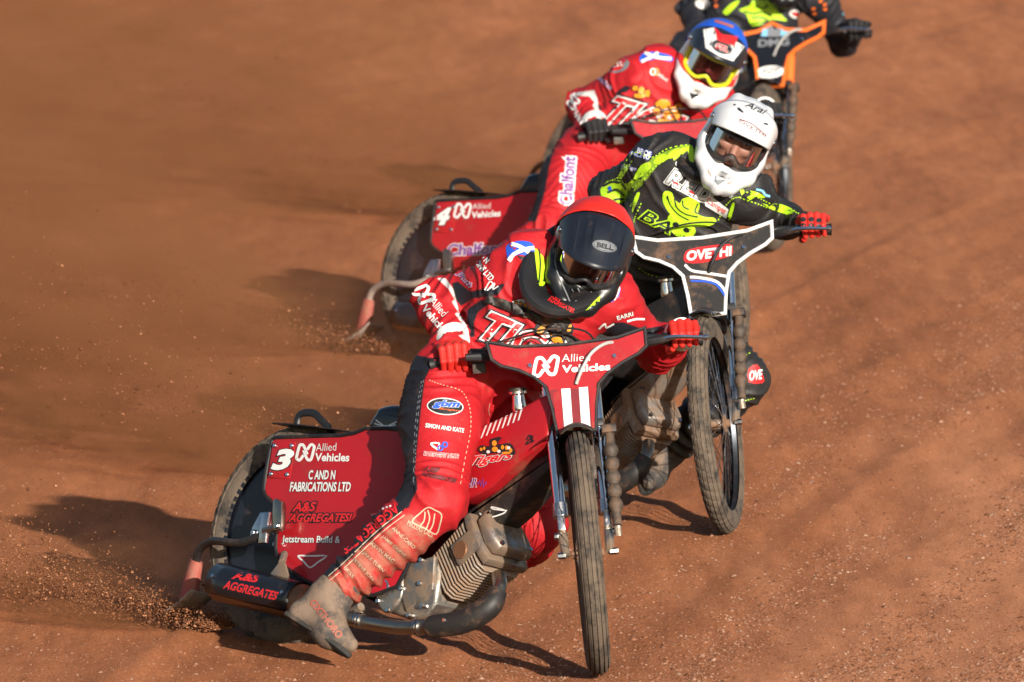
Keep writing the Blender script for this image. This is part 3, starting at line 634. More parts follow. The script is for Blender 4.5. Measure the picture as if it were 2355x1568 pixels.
def boot(root, knee, an, heel, toe, mat):
    s = SDF(.005); d = nrm(knee - an); ft = nrm(toe - heel); s.cone(an + d * .07, an, .056, .046, .02); s.cone(an, heel, .046, .032, .03)
    mid = heel * .40 + toe * .60; s.cone(an, mid, .045, .037, .06); s.cone(heel, mid, .031, .038, .03); s.cone(mid, toe, .038, .023, .05)
    V, F = s.mesh(); N = vnormals(V, F); V = relax(V, F, 3); w = vnoise(V * 38 + 50) - .5; V += N * (w * .003)[:, None]; R0 = ROOTM[root.name][:3, 3]
    o = mk('boot', V - R0, F, mat, root, sharp=180)
    dn = nrm(mid - an); dn = nrm(dn - ft * (dn @ ft)); sd2 = np.cross(ft, dn); L = np.linalg.norm(toe - heel)
    out = [(-.028, -.016), (-.02, -.028), (.06, -.028), (L * .62, -.037), (L * .9, -.028), (L + .022, -.010), (L + .022, .010), (L * .9, .028), (L * .62, .037), (.06, .028), (-.02, .028), (-.028, .016)]
    MB().prism(smooth_poly(out, 3), .022, .038, .004, (heel - R0, ft, sd2, dn)).build('sole', 'boot_sole', o)
    return o

def helmet(root, C, up, face, st):
    f = nrm(face); u = np.asarray(up, float); u = nrm(u - f * (u @ f)); l = np.cross(u, f); R = np.stack([f, l, u], 1); R0 = ROOTM[root.name][:3, 3]; k = st.get('size', 1.0)
    T = lambda V: np.asarray(V) * k @ R.T + C - R0
    s = SDF(.0042)
    s.ell((0, 0, .012), (.138, .117, .130)); s.ell((.0, 0, -.060), (.124, .108, .105), k=.05)
    for q in (-1, 1):
        s.cone((.02, q * .090, -.060), (.09, q * .082, -.095), .034, .028, .03); s.cone((.09, q * .082, -.095), (.148, q * .042, -.132), .028, .024, .02); s.cone((.148, q * .042, -.132), (.165, 0, -.140), .023, .021, .015)
        s.cone((.03, q * .080, -.115), (.13, q * .03, -.158), .028, .022, .03)
    s.cone((.165, 0, -.118), (.160, 0, -.160), .012, .018, .02)
    s.ell((0, 0, -.03), (.113, .095, .124), k=.006, op=-1)
    s.box((.165, 0, -.012), (.10, .100, .054), r=.040, k=.012, op=-1)
    s.ell((.165, 0, -.070), (.06, .062, .040), k=.012, op=-1)
    s.box((.10, 0, -.010), (.06, .125, .036), r=.03, k=.012, op=-1)
    s.cone((-.01, 0, -.14), (-.02, 0, -.28), .088, .11, .01, op=-1); s.cone((.03, 0, -.17), (.07, 0, -.22), .06, .06, .01, op=-1)
    if st.get('ribs'):
        for q in (-1, 1): s.cone((-.03, q * .060, .116), (.06, q * .066, .090), .014, .010, .03)
    V, F = s.mesh(); V = relax(V, F, 1, .4)
    Wv = V * k @ R.T + C
    at = {k: np.full(len(V), -4.0) for k in ('redz', 'darkz')}
    if st.get('zones'):
        Q = proj(Wv)
        for nm, poly in st['zones'].items(): at[nm] = poly_sd(Q, poly) / 3
    hm = mk('helmet', T(V), F, st['shell'], root, sharp=180, attrs=at or None)
    out = {'shell': hm, 'R': R, 'C': C}
    def shape(name, G, mat, thick=.003, parent=hm, off=-1):
        o = MB().grid(G).build(name, mat, parent)
        if thick: m = o.modifiers.new('s', 'SOLIDIFY'); m.thickness = thick; m.offset = off
        return o
    # peak
    if st.get('peak'):
        a0 = st.get('peak_w', 78); rows = []
        tx = st.get('peak_x', .235); tz = st.get('peak_z', .074)
        for v in np.linspace(0, 1, 15):
            row = []
            for p in np.linspace(-a0, a0, 41):
                c, sn = max(0, math.cos(rad(p * 90 / (a0 + 6)))), math.sin(rad(p))
                A_ = np.array([.016 + st.get('root_x', .026) * c, .1240 * sn, .035 + .108 * c ** .8]); B_ = np.array([.062 + (tx - .062) * c ** .75, .112 * sn, .012 + (tz - .012) * c ** .7])
                q = A_ + (B_ - A_) * v; q[2] += .014 * math.sin(v * PI) * c + .012 * (1 if abs(p) < a0 * .17 else 0) * math.sin(min(1, v * 1.3) * PI) * st.get('ridge', 1) - .009 * (1 if a0 * .30 < abs(p) < a0 * .46 else 0) * math.sin(v * PI) * st.get('ridge', 1)
                row.append(tuple(q))
            rows.append(row)
        G = T(np.array(rows).reshape(-1, 3)).reshape(15, 41, 3); out['peak'] = shape('peak', G, st['peak'], .005)
        for q in (-1, 1):
            MB().lathe([(0, .006), (.009, .006), (.012, .002), (.012, -.004)], T(np.array([[.045, q * .117, .045]]))[0], R @ nrm([.1, q, .2]), 12).build('peak_screw', 'steel', hm)
    if st.get('cover'):
        bm = bmesh.new(); bmesh.ops.create_uvsphere(bm, u_segments=56, v_segments=36, radius=1)
        for v in bm.verts: v.co = Vector((v.co.x * .1435, v.co.y * .1235, v.co.z * .136 + .012))
        no = st.get('cover_n', (-.90, 0, .42)); bmesh.ops.bisect_plane(bm, geom=list(bm.verts) + list(bm.edges) + list(bm.faces), plane_co=st.get('cover_p', (.036, 0, .14)), plane_no=no, clear_inner=True)
        bmesh.ops.bisect_plane(bm, geom=list(bm.verts) + list(bm.edges) + list(bm.faces), plane_co=(0, 0, -.02), plane_no=(0, 0, 1), clear_inner=True)
        bm.verts.index_update(); V = np.array([v.co[:] for v in bm.verts]); F = [tuple(v.index for v in q.verts) for q in bm.faces]; bm.free()
        w = vnoise(V * 34 + 90) - .5; V = V * (1 + w * .02)[:, None]
        o = mk('helmet_cover', T(V), F, st['cover'], hm, sharp=180); m = o.modifiers.new('s', 'SOLIDIFY'); m.thickness = .003; m.offset = 1; out['cover'] = o
    # goggles: lens, frame, foam, strap
    def gog(a, z, e=0): c, sn = math.cos(rad(a)), math.sin(rad(a)); return (.028 + (.112 + e) * c, (.100 + e) * sn, z)
    A = np.linspace(-66, 66, 37); lo = lambda a: -.060 + .024 * math.exp(-(a / 13) ** 2) + .012 * (abs(a) / 66) ** 3; hi = lambda a: .034 - .008 * (abs(a) / 66) ** 3
    G = T(np.array([[gog(a, lo(a) + (hi(a) - lo(a)) * t) for a in A] for t in np.linspace(0, 1, 9)]).reshape(-1, 3)).reshape(9, 37, 3)
    out['lens'] = shape('goggle_lens', G, st['lens'], 0)
    ring = [gog(a, hi(a) + .004, .003) for a in A] + [gog(69, z, .002) for z in np.linspace(.02, -.035, 5)] + [gog(a, lo(a) - .004, .003) for a in A[::-1]] + [gog(-69, z, .002) for z in np.linspace(-.035, .02, 5)]
    ring = T(np.array(ring + ring[:1])); MB().tube(ring, .0075 * k, 8, cap=False).build('goggle_frame', st['gframe'], hm)
    inner = [gog(a, hi(a) + .002, -.012) for a in A] + [gog(a, lo(a) - .002, -.012) for a in A[::-1]]; MB().tube(T(np.array(inner + inner[:1])), .011 * k, 8, cap=False).build('goggle_foam', 'black_trim', hm)
    for q in (-1, 1):
        def band(a, t):
            w = np.clip((a - 66) / 40, 0, 1); c, sn = math.cos(rad(a)), math.sin(rad(a)); p0 = np.array(gog(a, 0, .004)); p1 = np.array([.139 * c, .1195 * sn, 0]); p = p0 * (1 - w) + p1 * w; p[2] = -.012 + t * .022 + .01 * w; p[1] *= q; return p
        G = T(np.array([[band(a, t) for a in np.linspace(66, 150, 24)] for t in (-1, -.3, .3, 1)]).reshape(-1, 3)).reshape(4, 24, 3); out['strap'] = shape('goggle_strap', G, st['strap'], .003)
    # head with face
    if st.get('face', 1):
        h = SDF(.0034); h.ell((-.004, 0, .0), (.088, .072, .104), k=.02); h.ell((.022, 0, -.055), (.058, .054, .062), k=.03); h.cone((.080, 0, .012), (.108, 0, -.034), .010, .0135, .018)
        for q in (-1, 1):
            h.cone((.082, q * .012, .030), (.070, q * .048, .030), .012, .010, .015); h.ell((.068, q * .037, -.018), (.025, .028, .020), k=.02); h.ell((.094, q * .031, .012), (.020, .019, .013), k=.012, op=-1); h.cone((.092, q * .010, -.040), (.092, q * .012, -.042), .009, .009, .008)
            h.cone((0, q * .074, -.005), (-.006, q * .077, -.03), .011, .009, .008)
        h.cone((.086, -.014, -.075), (.086, .014, -.075), .010, .010, .008)
        V, F = h.mesh(); V = relax(V, F, 1, .4); hd = mk('head', T(V), F, 'skin', root, sharp=180)
        for q in (-1, 1):
            e = MB().lathe([(.0, .0125), (.005, .0115), (.009, .0088), (.0125, 0), (.009, -.0088), (0, -.0125)], T(np.array([[.077, q * .031, .012]]))[0], R @ np.array([1., 0, 0]), 14).build('eye', 'eye_white', hd)
            MB().lathe([(.0, .0132), (.0045, .0124), (.0070, .0108)], T(np.array([[.077, q * .031, .0125]]))[0], R @ nrm([1., .06, -.02]), 14).build('iris', 'iris', hd)
            for sg, a0_, a1_ in ((1, 14, 95), (-1, 22, 95)):
                G = T(np.array([[(.077 + .0140 * math.cos(rad(e_)) * math.cos(rad(z_)), q * .031 + .0140 * math.sin(rad(z_)) * math.cos(rad(e_ * .6)), .012 + sg * .0140 * math.sin(rad(e_))) for z_ in np.linspace(-85, 85, 11)] for e_ in np.linspace(a0_, a1_, 6)]).reshape(-1, 3)).reshape(6, 11, 3); shape('eyelid', G, 'skin', 0, hd)
            G = T(np.array([[(.0935 - .0025 * abs(s_), q * (.031 + .018 * s_), .0215 + .0085 * t - .004 * s_ * s_) for s_ in np.linspace(-1, 1, 9)] for t in (0, .5, 1)]).reshape(-1, 3)).reshape(3, 9, 3); shape('eyebrow', G, 'brow', .003, hd)
    return out

def make_rider(J, st, label):
    """J: world joints  pelvis hipR hipL kneeR kneeL ankR ankL  shR shL elR elL wrR wrL neck"""
    base = np.array([J['pelvis'][0], J['pelvis'][1], 0.0]); M = np.eye(4); M[:3, 3] = base
    root = empty('person', M, label, 'person', 'riders in the race')
    sp = J['neck'] - J['pelvis']; spn = nrm(sp); lat = nrm(J['shL'] - J['shR']); fwd = nrm(np.cross(lat, spn)); latp = nrm(J['hipL'] - J['hipR']); fwp = nrm(np.cross(latp, spn)); latm = nrm(lat + latp); fwm = nrm(np.cross(latm, spn)); L = np.linalg.norm(sp)
    s = SDF(.0072); fat = st.get('fat', 1.0)
    s.ell(J['pelvis'] + spn * .02, np.array([.165, .125, .13]) * fat, np.stack([latp, fwp, spn]), .05)
    s.ell(J['pelvis'] + sp * .36, np.array([.150, .112, .17]) * fat, np.stack([latm, fwm, spn]), .07)
    s.ell(J['pelvis'] + sp * .72 + fwd * .005, np.array([.172, .118, .19]) * fat, np.stack([lat, fwd, spn]), .07)
    s.cone(J['shR'] * .8 + J['neck'] * .2, J['shL'] * .8 + J['neck'] * .2, .078, .078, .06)
    s.cone(J['neck'] - spn * .02, J['neck'] + nrm(J['head'] - J['neck']) * .10, .066, .060, .04)
    ch = {}
    for q in 'RL':
        sh, el, wr = J['sh' + q], J['el' + q], J['wr' + q]; s.cone(sh, sh + (el - sh) * .1, .077, .074, .06)
        s.cone(sh, el, .070, .060, .04); s.cone(el, el + (wr - el) * .35, .061, .057, .03); s.cone(el + (wr - el) * .35, wr, .057, .040, .03)
        hp, kn, an = J['hip' + q], J['knee' + q], J['ank' + q]
        s.cone(hp, hp + (kn - hp) * .35, .112 * fat, .116, .05); s.cone(hp + (kn - hp) * .35, kn, .116, .088, .05); s.cone(kn, kn + (an - kn) * .35, .090, .086, .035); s.cone(kn + (an - kn) * .35, an + nrm(kn - an) * .05, .086, .066, .03)
        ch[q] = dict(sh=sh, el=el, wr=wr, hip=hp, knee=kn, ank=an)
    V, F = s.mesh(); V = relax(V, F, 3, .5)
    # folds of cloth: strongest at the bends, running round the limbs
    N = vnormals(V, F); D = np.zeros(len(V)); best = np.full(len(V), 9.0); bid = np.zeros(len(V), int); bt = np.zeros(len(V))
    bones = [('pelvis', J['pelvis'], J['neck'], .16)]
    for q in 'RL': c = ch[q]; bones += [('ua' + q, c['sh'], c['el'], .07), ('fa' + q, c['el'], c['wr'], .06), ('th' + q, c['hip'], c['knee'], .11), ('sn' + q, c['knee'], c['ank'], .08)]
    for i, (nm, a, b, r) in enumerate(bones):
        d = b - a; t = np.clip(((V - a) @ d) / (d @ d), 0, 1); ds = np.linalg.norm(V - a - t[:, None] * d, axis=1) - r; m = ds < best; best[m] = ds[m]; bid[m] = i; bt[m] = t[m]
    names = [b[0] for b in bones]
    for i, (nm, a, b, r) in enumerate(bones):
        m = bid == i; X = V[m]; t = bt[m]; Ln = np.linalg.norm(b - a); k = nm[:2]
        if k == 'ua': w = .45 + 1.0 * np.exp(-((t - 1) / .22) ** 2) + .7 * np.exp(-(t / .2) ** 2)
        elif k == 'fa': w = .5 + 1.1 * np.exp(-(t / .2) ** 2) + .6 * np.exp(-((t - 1) / .15) ** 2)
        elif k == 'th': w = .35 + .9 * np.exp(-(t / .25) ** 2) + .6 * np.exp(-((t - 1) / .12) ** 2)
        elif k == 'sn': w = .45 + .9 * np.exp(-(t / .15) ** 2) + .7 * np.exp(-((t - .85) / .2) ** 2)
        else: w = .7 + .8 * np.exp(-((t - .35) / .25) ** 2)
        ph = t * Ln * (17 if k == 'pe' else 24) + (vnoise(X * 9 + 200 + i * 7) - .5) * 3.2; ridge = (1 - np.abs(np.sin(ph * PI))) ** 1.6 * vnoise(X * 7 + 300 + i)
        D[m] = w * (ridge * .020 - .005) + (vnoise(X * 22 + 400) - .5) * .006 * w
        win = lambda a_, b_: np.clip((t - a_) / .06, 0, 1) * np.clip((b_ - t) / .06, 0, 1)
        if k == 'th': D[m] += .0042 * np.sin(2 * PI * (t * Ln * 40 + (vnoise(X * 6 + 70) - .5) * .5)) * win(.72, .97)
        if k == 'sn': D[m] += .0055 * np.sin(2 * PI * (t * Ln * 25 + (vnoise(X * 6 + 80) - .5) * .4)) * win(.28, .98)
    V = V + N * D[:, None]; V = relax(V, F, 1, .3)
    at = {k: np.full(len(V), -4.0) for k in ('dark', 'pale', 'dust', 'lime', 'orange')}; Q = proj(V)
    for nm, specs in st.get('zones', {}).items():
        a = np.full(len(V), -4.0)
        for keep, poly in specs:
            m = np.array([any(names[i].startswith(k) for k in keep.split()) for i in range(len(names))])[bid]; sdv = poly_sd(Q[m], poly) / 3; a[m] = np.maximum(a[m], sdv)
        at[nm] = np.clip(a, -4, 1.6 if nm == 'dust' else 4)
    for nm, fn in st.get('limb_zones', {}).items(): at[nm] = np.clip(fn(V, names, bid, bt, N), -4, 4)
    body = mk('body', V - base, F, st['suit'], root, sharp=180, attrs=at or None)
    return root, body
def cuff(root, wr, el, r, mat, w=.016, name='cuff'):
    d = nrm(el - wr); R0 = ROOTM[root.name][:3, 3]
    return MB().lathe([(r - .008, -w), (r, -w), (r + .003, 0), (r + .004, w), (r - .006, w)], wr - R0, d, 26).build(name, mat, root)

pbr('boot_sole', (.03, .028, .026), .85, dirt=.6, dcol=(.2, .13, .09))
pbr('brow', (.05, .03, .02), .8)
pbr('suit_red', (0.47, 0.013, 0.019), 0.62, spec=.3, var=0.14, scale=14, bump=0.5, bscale=70, dirt=.22, dscale=12, dlo=.55, layers=[('dark', (0.014, 0.015, 0.022)), ('pale', (0.72, 0.70, 0.68)), ('dust', (0.37, 0.115, 0.075), 18)])
pbr('suit_black', (0.020, 0.018, 0.018), 0.6, var=0.2, scale=12, bump=0.5, bscale=70, layers=[('lime', (0.42, 0.72, 0.02))], dirt=0.15, dlo=0.55)
pbr('suit_black_orange', (0.016, 0.016, 0.022), 0.6, var=0.2, scale=12, bump=0.2, bscale=420, layers=[('lime', (0.42, 0.72, 0.02)), ('orange', (0.85, 0.13, 0.03))])
pbr('glove_red', (0.62, 0.022, 0.014), 0.6, var=0.15, scale=40, bump=0.2, bscale=500)
pbr('glove_black', (0.015, 0.014, 0.015), 0.6, var=0.2, bump=0.2, bscale=400)
pbr('boot_dusty', (0.055, 0.05, 0.048), 0.75, dirt=0.8, dcol=(0.26, 0.175, 0.12), dscale=10, dlo=0.40, bump=0.3, bscale=120)
pbr('shell_black', (0.010, 0.011, 0.013), 0.33, var=0.2, dirt=0.3, dscale=22, dlo=0.58, coat=0.2)
pbr('peak_black', (0.012, 0.015, 0.024), 0.4, var=0.2, dirt=0.3, dscale=24, dlo=0.6)
pbr('cover_red', (0.68, 0.022, 0.014), 0.5, var=0.08, bump=0.1)
pbr('cover_blue', (0.012, 0.10, 0.62), 0.5, var=0.08, bump=0.1)
pbr('shell_white', (0.66, 0.67, 0.69), 0.22, var=0.06, coat=0.3, dirt=.25, dscale=14, dlo=.6)
pbr('shell_mix', (0.75, 0.74, 0.73), 0.3, var=0.05, coat=0.3, layers=[('redz', (0.72, 0.03, 0.02)), ('darkz', (0.012, 0.014, 0.022))])
pbr('peak_mix', (0.015, 0.018, 0.028), 0.35, var=0.1)
pbr('strap_plum', (0.06, 0.008, 0.016), 0.6); pbr('goggle_yellow', (0.62, 0.62, 0.02), 0.4)

def joints(bike, d):
    G = lambda u: bike['ws'](S(u, 1.037, -.056))
    J = {'gR': G(-.335), 'gL': G(.352)}; bd = nrm(J['gL'] - J['gR']); J['bar'] = bd
    for q in 'RL':
        J['wr' + q] = bone(J['g' + q], d['wr' + q], d.get('wl', .088), +1); J['el' + q] = bone(J['wr' + q], d['el' + q], d.get('fl' + q, .245), d.get('es' + q, 1)); J['sh' + q] = bone(J['el' + q], d['sh' + q], d.get('ul' + q, .275), d.get('ss' + q, -1))
    mid = (J['shR'] + J['shL']) / 2; J['pelvis'] = bone(mid, d['pelvis'], d.get('tl', .46), +1) if 'pelvis' in d else bike['w'](d.get('seat', (.63, .0, .82)))
    lf = nrm(bike['M'][:3, :3] @ np.array([0, 1., 0])); J['hipR'] = J['pelvis'] - lf * .115; J['hipL'] = J['pelvis'] + lf * .115
    up = nrm(mid - J['pelvis']); J['neck'] = mid + up * .05
    J['head'] = atY(*d['head'], mid[1] + d.get('hy', -.08))
    for q in 'RL':
        J['knee' + q] = bone(J['hip' + q], d['knee' + q], d.get('tl' + q, .41), d.get('ks' + q, -1)); J['ank' + q] = bone(J['knee' + q], d['ank' + q], d.get('sl' + q, .38), d.get('as' + q, 1))
    return J

def collar(root, J, mat, wide=.128, deep=.115, drop=.05, r=.026, name='neck_brace', up=.035, flat=1.7, sh=0.0):
    spn = nrm(J['neck'] - J['pelvis']); lat = nrm(J['shL'] - J['shR']); fwd = nrm(np.cross(lat, spn)); c = J['neck'] + (J['head'] - J['neck']) * sh + spn * up; R0 = ROOTM[root.name][:3, 3]
    P = [c + lat * wide * math.sin(a) + fwd * (deep * math.cos(a) + .01) - spn * drop * math.cos(a) - R0 for a in np.linspace(-PI, PI, 41)]
    return MB().tube(P, r, 14, cap=False, flat=flat).build(name, mat, root)
A2 = Z(900, 440, .38265); C2 = Z(1000, 820, .2551); B2 = Z(380, 980, .4337); D2 = Z(900, 1250, .2359); T4 = Z(1340, 0, .38217); E2 = Z(1480, 540, .5104); A1 = Z(500, 1050, .3828); H1 = Z(1340, 460, .21689); H2 = Z(1660, 180, .20408); G6 = Z(1700, 0, .22959)
def feet(J, q, heel, toe, Yh=None, Yt=None):
    a = J['ank' + q]; return bone(a, heel, .09, 1), bone(a, toe, .19, -1)
# ---- rider 1
d1 = dict(wrR=(1046, 790), elR=(1000, 690), shR=(1165, 645), wrL=(1570, 765), elL=(1512, 812), shL=(1410, 695), seat=(.635, .0, .83), head=(1362, 562), kneeR=(1002, 1150), ankR=(758, 1372), kneeL=(1232, 1205), ankL=(1160, 1280), hy=-.10, tlR=.43)
J1 = joints(BIKES[1], d1)
zones1 = {'dark': [('thR', [C2(*p) for p in ((-200, 200), (345, 300), (245, 500), (205, 800), (165, 1200), (130, 1568), (60, 1900), (-300, 1900))]),
                   ('snR thR', [B2(*p) for p in ((1300, 480), (1525, 480), (1530, 560), (1490, 640), (1440, 690), (1180, 930), (925, 1160), (830, 1090), (1000, 880), (1150, 760), (1420, 650))]),
                   ('ua pe', [A2(*p) for p in ((600, 700), (640, 690), (720, 755), (900, 715), (960, 690), (900, 780), (740, 800), (660, 850), (620, 800))]),
                   ('pe', [A2(*p) for p in ((700, 870), (790, 810), (850, 830), (770, 890), (745, 960), (750, 1050), (700, 1060))]),
                   ('fa ua', [A2(*p) for p in ((1540, 995), (1640, 960), (1720, 955), (1850, 1000), (1960, 980), (2010, 1000), (1860, 1060), (1700, 1080), (1560, 1050))])],
          'pale': [('fa ua', [A2(*p) for p in ((500, 665), (560, 668), (610, 740), (650, 900), (700, 980), (728, 1090), (705, 1090), (640, 1040), (690, 1035), (640, 985), (672, 972), (620, 900), (642, 890), (600, 820), (620, 810), (580, 740))])],
          'dust': [('sn', [B2(*p) for p in ((1480, 700), (1700, 820), (1560, 960), (1200, 1230), (900, 1180), (1150, 960))])]}
r1, body1 = make_rider(J1, dict(suit='suit_red', zones=zones1), 'person in red suit and red capped black helmet riding motorcycle number 3')
helm1 = helmet(r1, J1['head'], np.array([.30, .0, .95]), np.array([-.08, -.88, -.46]), dict(shell='shell_black', peak='peak_black', cover='cover_red', lens='lens_smoke', gframe='black_trim', strap='black_trim', size=.96, peak_x=.245))
g1R = hand(r1, J1['gR'], J1['bar'], J1['wrR'], 1, 'glove_red'); g1L = hand(r1, J1['gL'], J1['bar'], J1['wrL'], -1, 'glove_red')
cuff(r1, J1['wrR'] + nrm(J1['elR'] - J1['wrR']) * .018, J1['elR'], .050, 'white_print'); cuff(r1, J1['wrL'] + nrm(J1['elL'] - J1['wrL']) * .012, J1['elL'], .046, 'white_print')
hl, te = feet(J1, 'R', (692, 1410), (806, 1482)); boot1 = boot(r1, J1['kneeR'], J1['ankR'], hl, te, 'boot_dusty')
# ---- rider 2
d2 = dict(wrR=(1405, 545), elR=(1395, 440), shR=(1505, 380), wrL=(1845, 515), elL=(1790, 505), shL=(1722, 455), seat=(.60, .0, .82), head=(1697, 313), kneeR=(1320, 860), ankR=(1150, 1075), kneeL=(1705, 872), ankL=(1538, 1030), hy=-.10)
J2 = joints(BIKES[2], d2)
r2, body2 = make_rider(J2, dict(suit='suit_black', zones={'lime': [('fa ua', [T4(*p) for p in ((420, 1240), (470, 1180), (560, 1180), (600, 1250), (590, 1340), (430, 1300))])]}), 'person in black and lime suit with white helmet, on the mud caked motorcycle')
helm2 = helmet(r2, J2['head'], np.array([.42, .0, .89]), np.array([-.06, -.96, -.24]), dict(shell='shell_white', peak='shell_white', lens='lens_clear', gframe='black_trim', strap='strap_plum', size=.95, peak_x=.195, peak_z=.070, peak_w=82, ridge=0, ribs=1))
g2L = hand(r2, J2['gL'], J2['bar'], J2['wrL'], -1, 'glove_red'); g2R = hand(r2, J2['gR'], J2['bar'], J2['wrR'], 1, 'glove_red')
hl, te = feet(J2, 'R', (1110, 1100), (1190, 1130)); boot(r2, J2['kneeR'], J2['ankR'], hl, te, 'boot_dusty')
hl, te = feet(J2, 'L', (1512, 1060), (1492, 1112)); boot(r2, J2['kneeL'], J2['ankL'], hl, te, 'boot_dusty')
# ---- rider 4
d4 = dict(wrR=(1372, 290), elR=(1335, 240), shR=(1455, 185), wrL=(1760, 250), elL=(1720, 290), shL=(1640, 240), seat=(.63, .0, .82), head=(1640, 128), kneeR=(1268, 530), ankR=(1090, 690), kneeL=(1540, 560), ankL=(1450, 640), hy=-.10)
J4 = joints(BIKES[4], d4)
zones4 = {'dark': [('thR', [T4(*p) for p in ((-200, 700), (150, 880), (110, 1000), (85, 1100), (60, 1250), (0, 1450), (-200, 1450))]), ('ua fa', [T4(*p) for p in ((400, 690), (440, 670), (580, 560), (630, 570), (480, 690), (420, 720))])],
          'pale': [('fa ua', [T4(*p) for p in ((230, 610), (380, 590), (400, 640), (410, 720), (450, 830), (420, 830), (390, 760), (400, 740), (370, 690), (385, 670), (350, 630), (250, 625))])]}
r4, body4 = make_rider(J4, dict(suit='suit_red', zones=zones4), 'person in red suit with blue capped helmet, on motorcycle number 4')
hz = {'redz': [T4(p[0], p[1] - 22) for p in ((900, 330), (960, 380), (1040, 520), (1150, 560), (1260, 560), (1330, 500), (1290, 590), (1180, 600), (1050, 570), (960, 480), (930, 420))]}
helm4 = helmet(r4, J4['head'], np.array([.44, .0, .90]), np.array([-.10, -.955, -.27]), dict(shell='shell_mix', peak='peak_mix', cover='cover_blue', lens='lens_pink', gframe='goggle_yellow', strap='goggle_yellow', size=.97, peak_x=.225, root_x=.055, cover_p=(.075, 0, .13), cover_n=(-.8, 0, .6), zones=hz))
hand(r4, J4['gR'], J4['bar'], J4['wrR'], 1, 'glove_black'); hand(r4, J4['gL'], J4['bar'], J4['wrL'], -1, 'glove_black')
cuff(r4, J4['wrR'] + nrm(J4['elR'] - J4['wrR']) * .018, J4['elR'], .050, 'white_print'); cuff(r4, J4['wrL'] + nrm(J4['elL'] - J4['wrL']) * .012, J4['elL'], .046, 'white_print')
hl, te = feet(J4, 'R', (1060, 715), (1120, 770)); boot(r4, J4['kneeR'], J4['ankR'], hl, te, 'boot_dusty')
# ---- rider 3
d3 = dict(wrR=(1610, 70), elR=(1590, 20), shR=(1680, -40), wrL=(1962, 62), elL=(1938, 100), shL=(1880, -10), seat=(.6, .0, .82), head=(1815, -95), kneeR=(1560, 330), ankR=(1400, 440), kneeL=(1740, 320), ankL=(1640, 380), hy=-.10)
J3 = joints(BIKES[3], d3)
r3, body3 = make_rider(J3, dict(suit='suit_black_orange'), 'person in black and orange suit, on the motorcycle with orange edged front plate')
helm3 = helmet(r3, J3['head'], np.array([.25, .15, .95]), np.array([0, -.95, -.2]), dict(shell='shell_black', peak='hi_orange', lens='lens_smoke', gframe='hi_orange', strap='black_trim', size=1.04))
hand(r3, J3['gR'], J3['bar'], J3['wrR'], 1, 'glove_black'); hand(r3, J3['gL'], J3['bar'], J3['wrL'], -1, 'glove_black')
brace1 = collar(r1, J1, 'black_trim', .098, .120, .105, .030, up=-.05, sh=.62, flat=2.0); brace2 = collar(r2, J2, 'black_trim', .10, .095, .03, .022, 'collar'); brace4 = collar(r4, J4, 'dark_red', .10, .095, .03, .022, 'collar'); collar(r3, J3, 'black_trim', .10, .095, .03, .022, 'collar')
# ------------------------------------------------------------------ prints on the leading bike
b1 = BIKES[1]; P1 = [b1['plate']]; pl = b1['plate']; W_, K_, R_ = 'white_print', 'black_print', 'red_print'
def px(z, *p): return np.array(z(*p))
two_loops(px(C2, 1430, 375), 62, 46, P1, W_, pl, rot=-6, th=8)
words('Allied', (1585, 335), (1862, 322), (1588, 262), P1, W_, pl, C2, bold=-.008); words('Vehicles', (1585, 442), (2060, 415), (1588, 368), P1, W_, pl, C2, bold=.03)
patch([(1470, 612), (1940, 578), (1948, 1090), (1520, 1108)], P1, 'dark_red', pl, C2, lift=.0012)
patch([(1500, 640), (1575, 600), (1600, 1000), (1540, 1060)], P1, 'red_panel', pl, C2); patch([(1850, 580), (1930, 590), (1940, 1060), (1885, 1000)], P1, 'red_panel', pl, C2)
for q in ([(1580, 598), (1668, 592), (1697, 1010), (1615, 1035)], [(1753, 585), (1840, 578), (1868, 1000), (1780, 990)]): patch(q, P1, W_, pl, C2, name='stripe', lift=.0026)
cw = b1['cowl']; O1 = [cw]
words('3', (462, 330), (598, 325), (482, 192), [b1['nplate']], W_, b1['nplate'], A1, bold=.05, shear=.2, outline=K_, ob=.03)
two_loops(px(A1, 690, 212), 43, 40, O1, W_, cw, th=6.5)
words('Allied', (758, 205), (890, 200), (762, 155), O1, W_, cw, A1, bold=-.008); words('Vehicles', (750, 270), (975, 272), (755, 216), O1, W_, cw, A1, bold=.03)
words('C AND N', (708, 390), (882, 390), (715, 328), O1, W_, cw, A1, bold=.03, outline=K_); words('FABRICATIONS LTD', (586, 468), (982, 468), (595, 405), O1, W_, cw, A1, bold=.03, outline=K_)
words('A&S', (603, 600), (755, 597), (612, 537), O1, R_, cw, A1, bold=.03, shear=.2, outline=K_, ob=.10); words('AGGREGATES!', (578, 668), (985, 665), (592, 612), O1, R_, cw, A1, bold=.03, shear=.15, outline=K_, ob=.10)
words('Jetstream Build &', (535, 814), (915, 818), (540, 755), O1, W_, cw, A1, bold=.02, outline=K_)
stroke([(640, 888), (700, 888), (760, 888), (830, 888), (770, 930), (720, 965), (680, 925)], 3.5, O1, W_, cw, A1, closed=True, sub=2)
sl = [b1['sleeve'], b1['silencer']]; words('A&S', (203, 1038), (380, 1066), (222, 988), sl, R_, b1['sleeve'], A1, bold=.04, shear=.25); words('AGGREGATES', (150, 1100), (500, 1180), (168, 1045), sl, R_, b1['sleeve'], A1, bold=.03, shear=.2)
oval((565, 1180), 13, 13, sl, W_, b1['sleeve'], A1)
for k in range(5): stroke([(1345 + 3 * k, 200), (1300 - 6 * k + 110 * (k % 2), 168 + 8 * k), (1290 + 116 * (k % 2), 160 + 10 * k)], 3, [b1['seat']], W_, b1['seat'], B2)
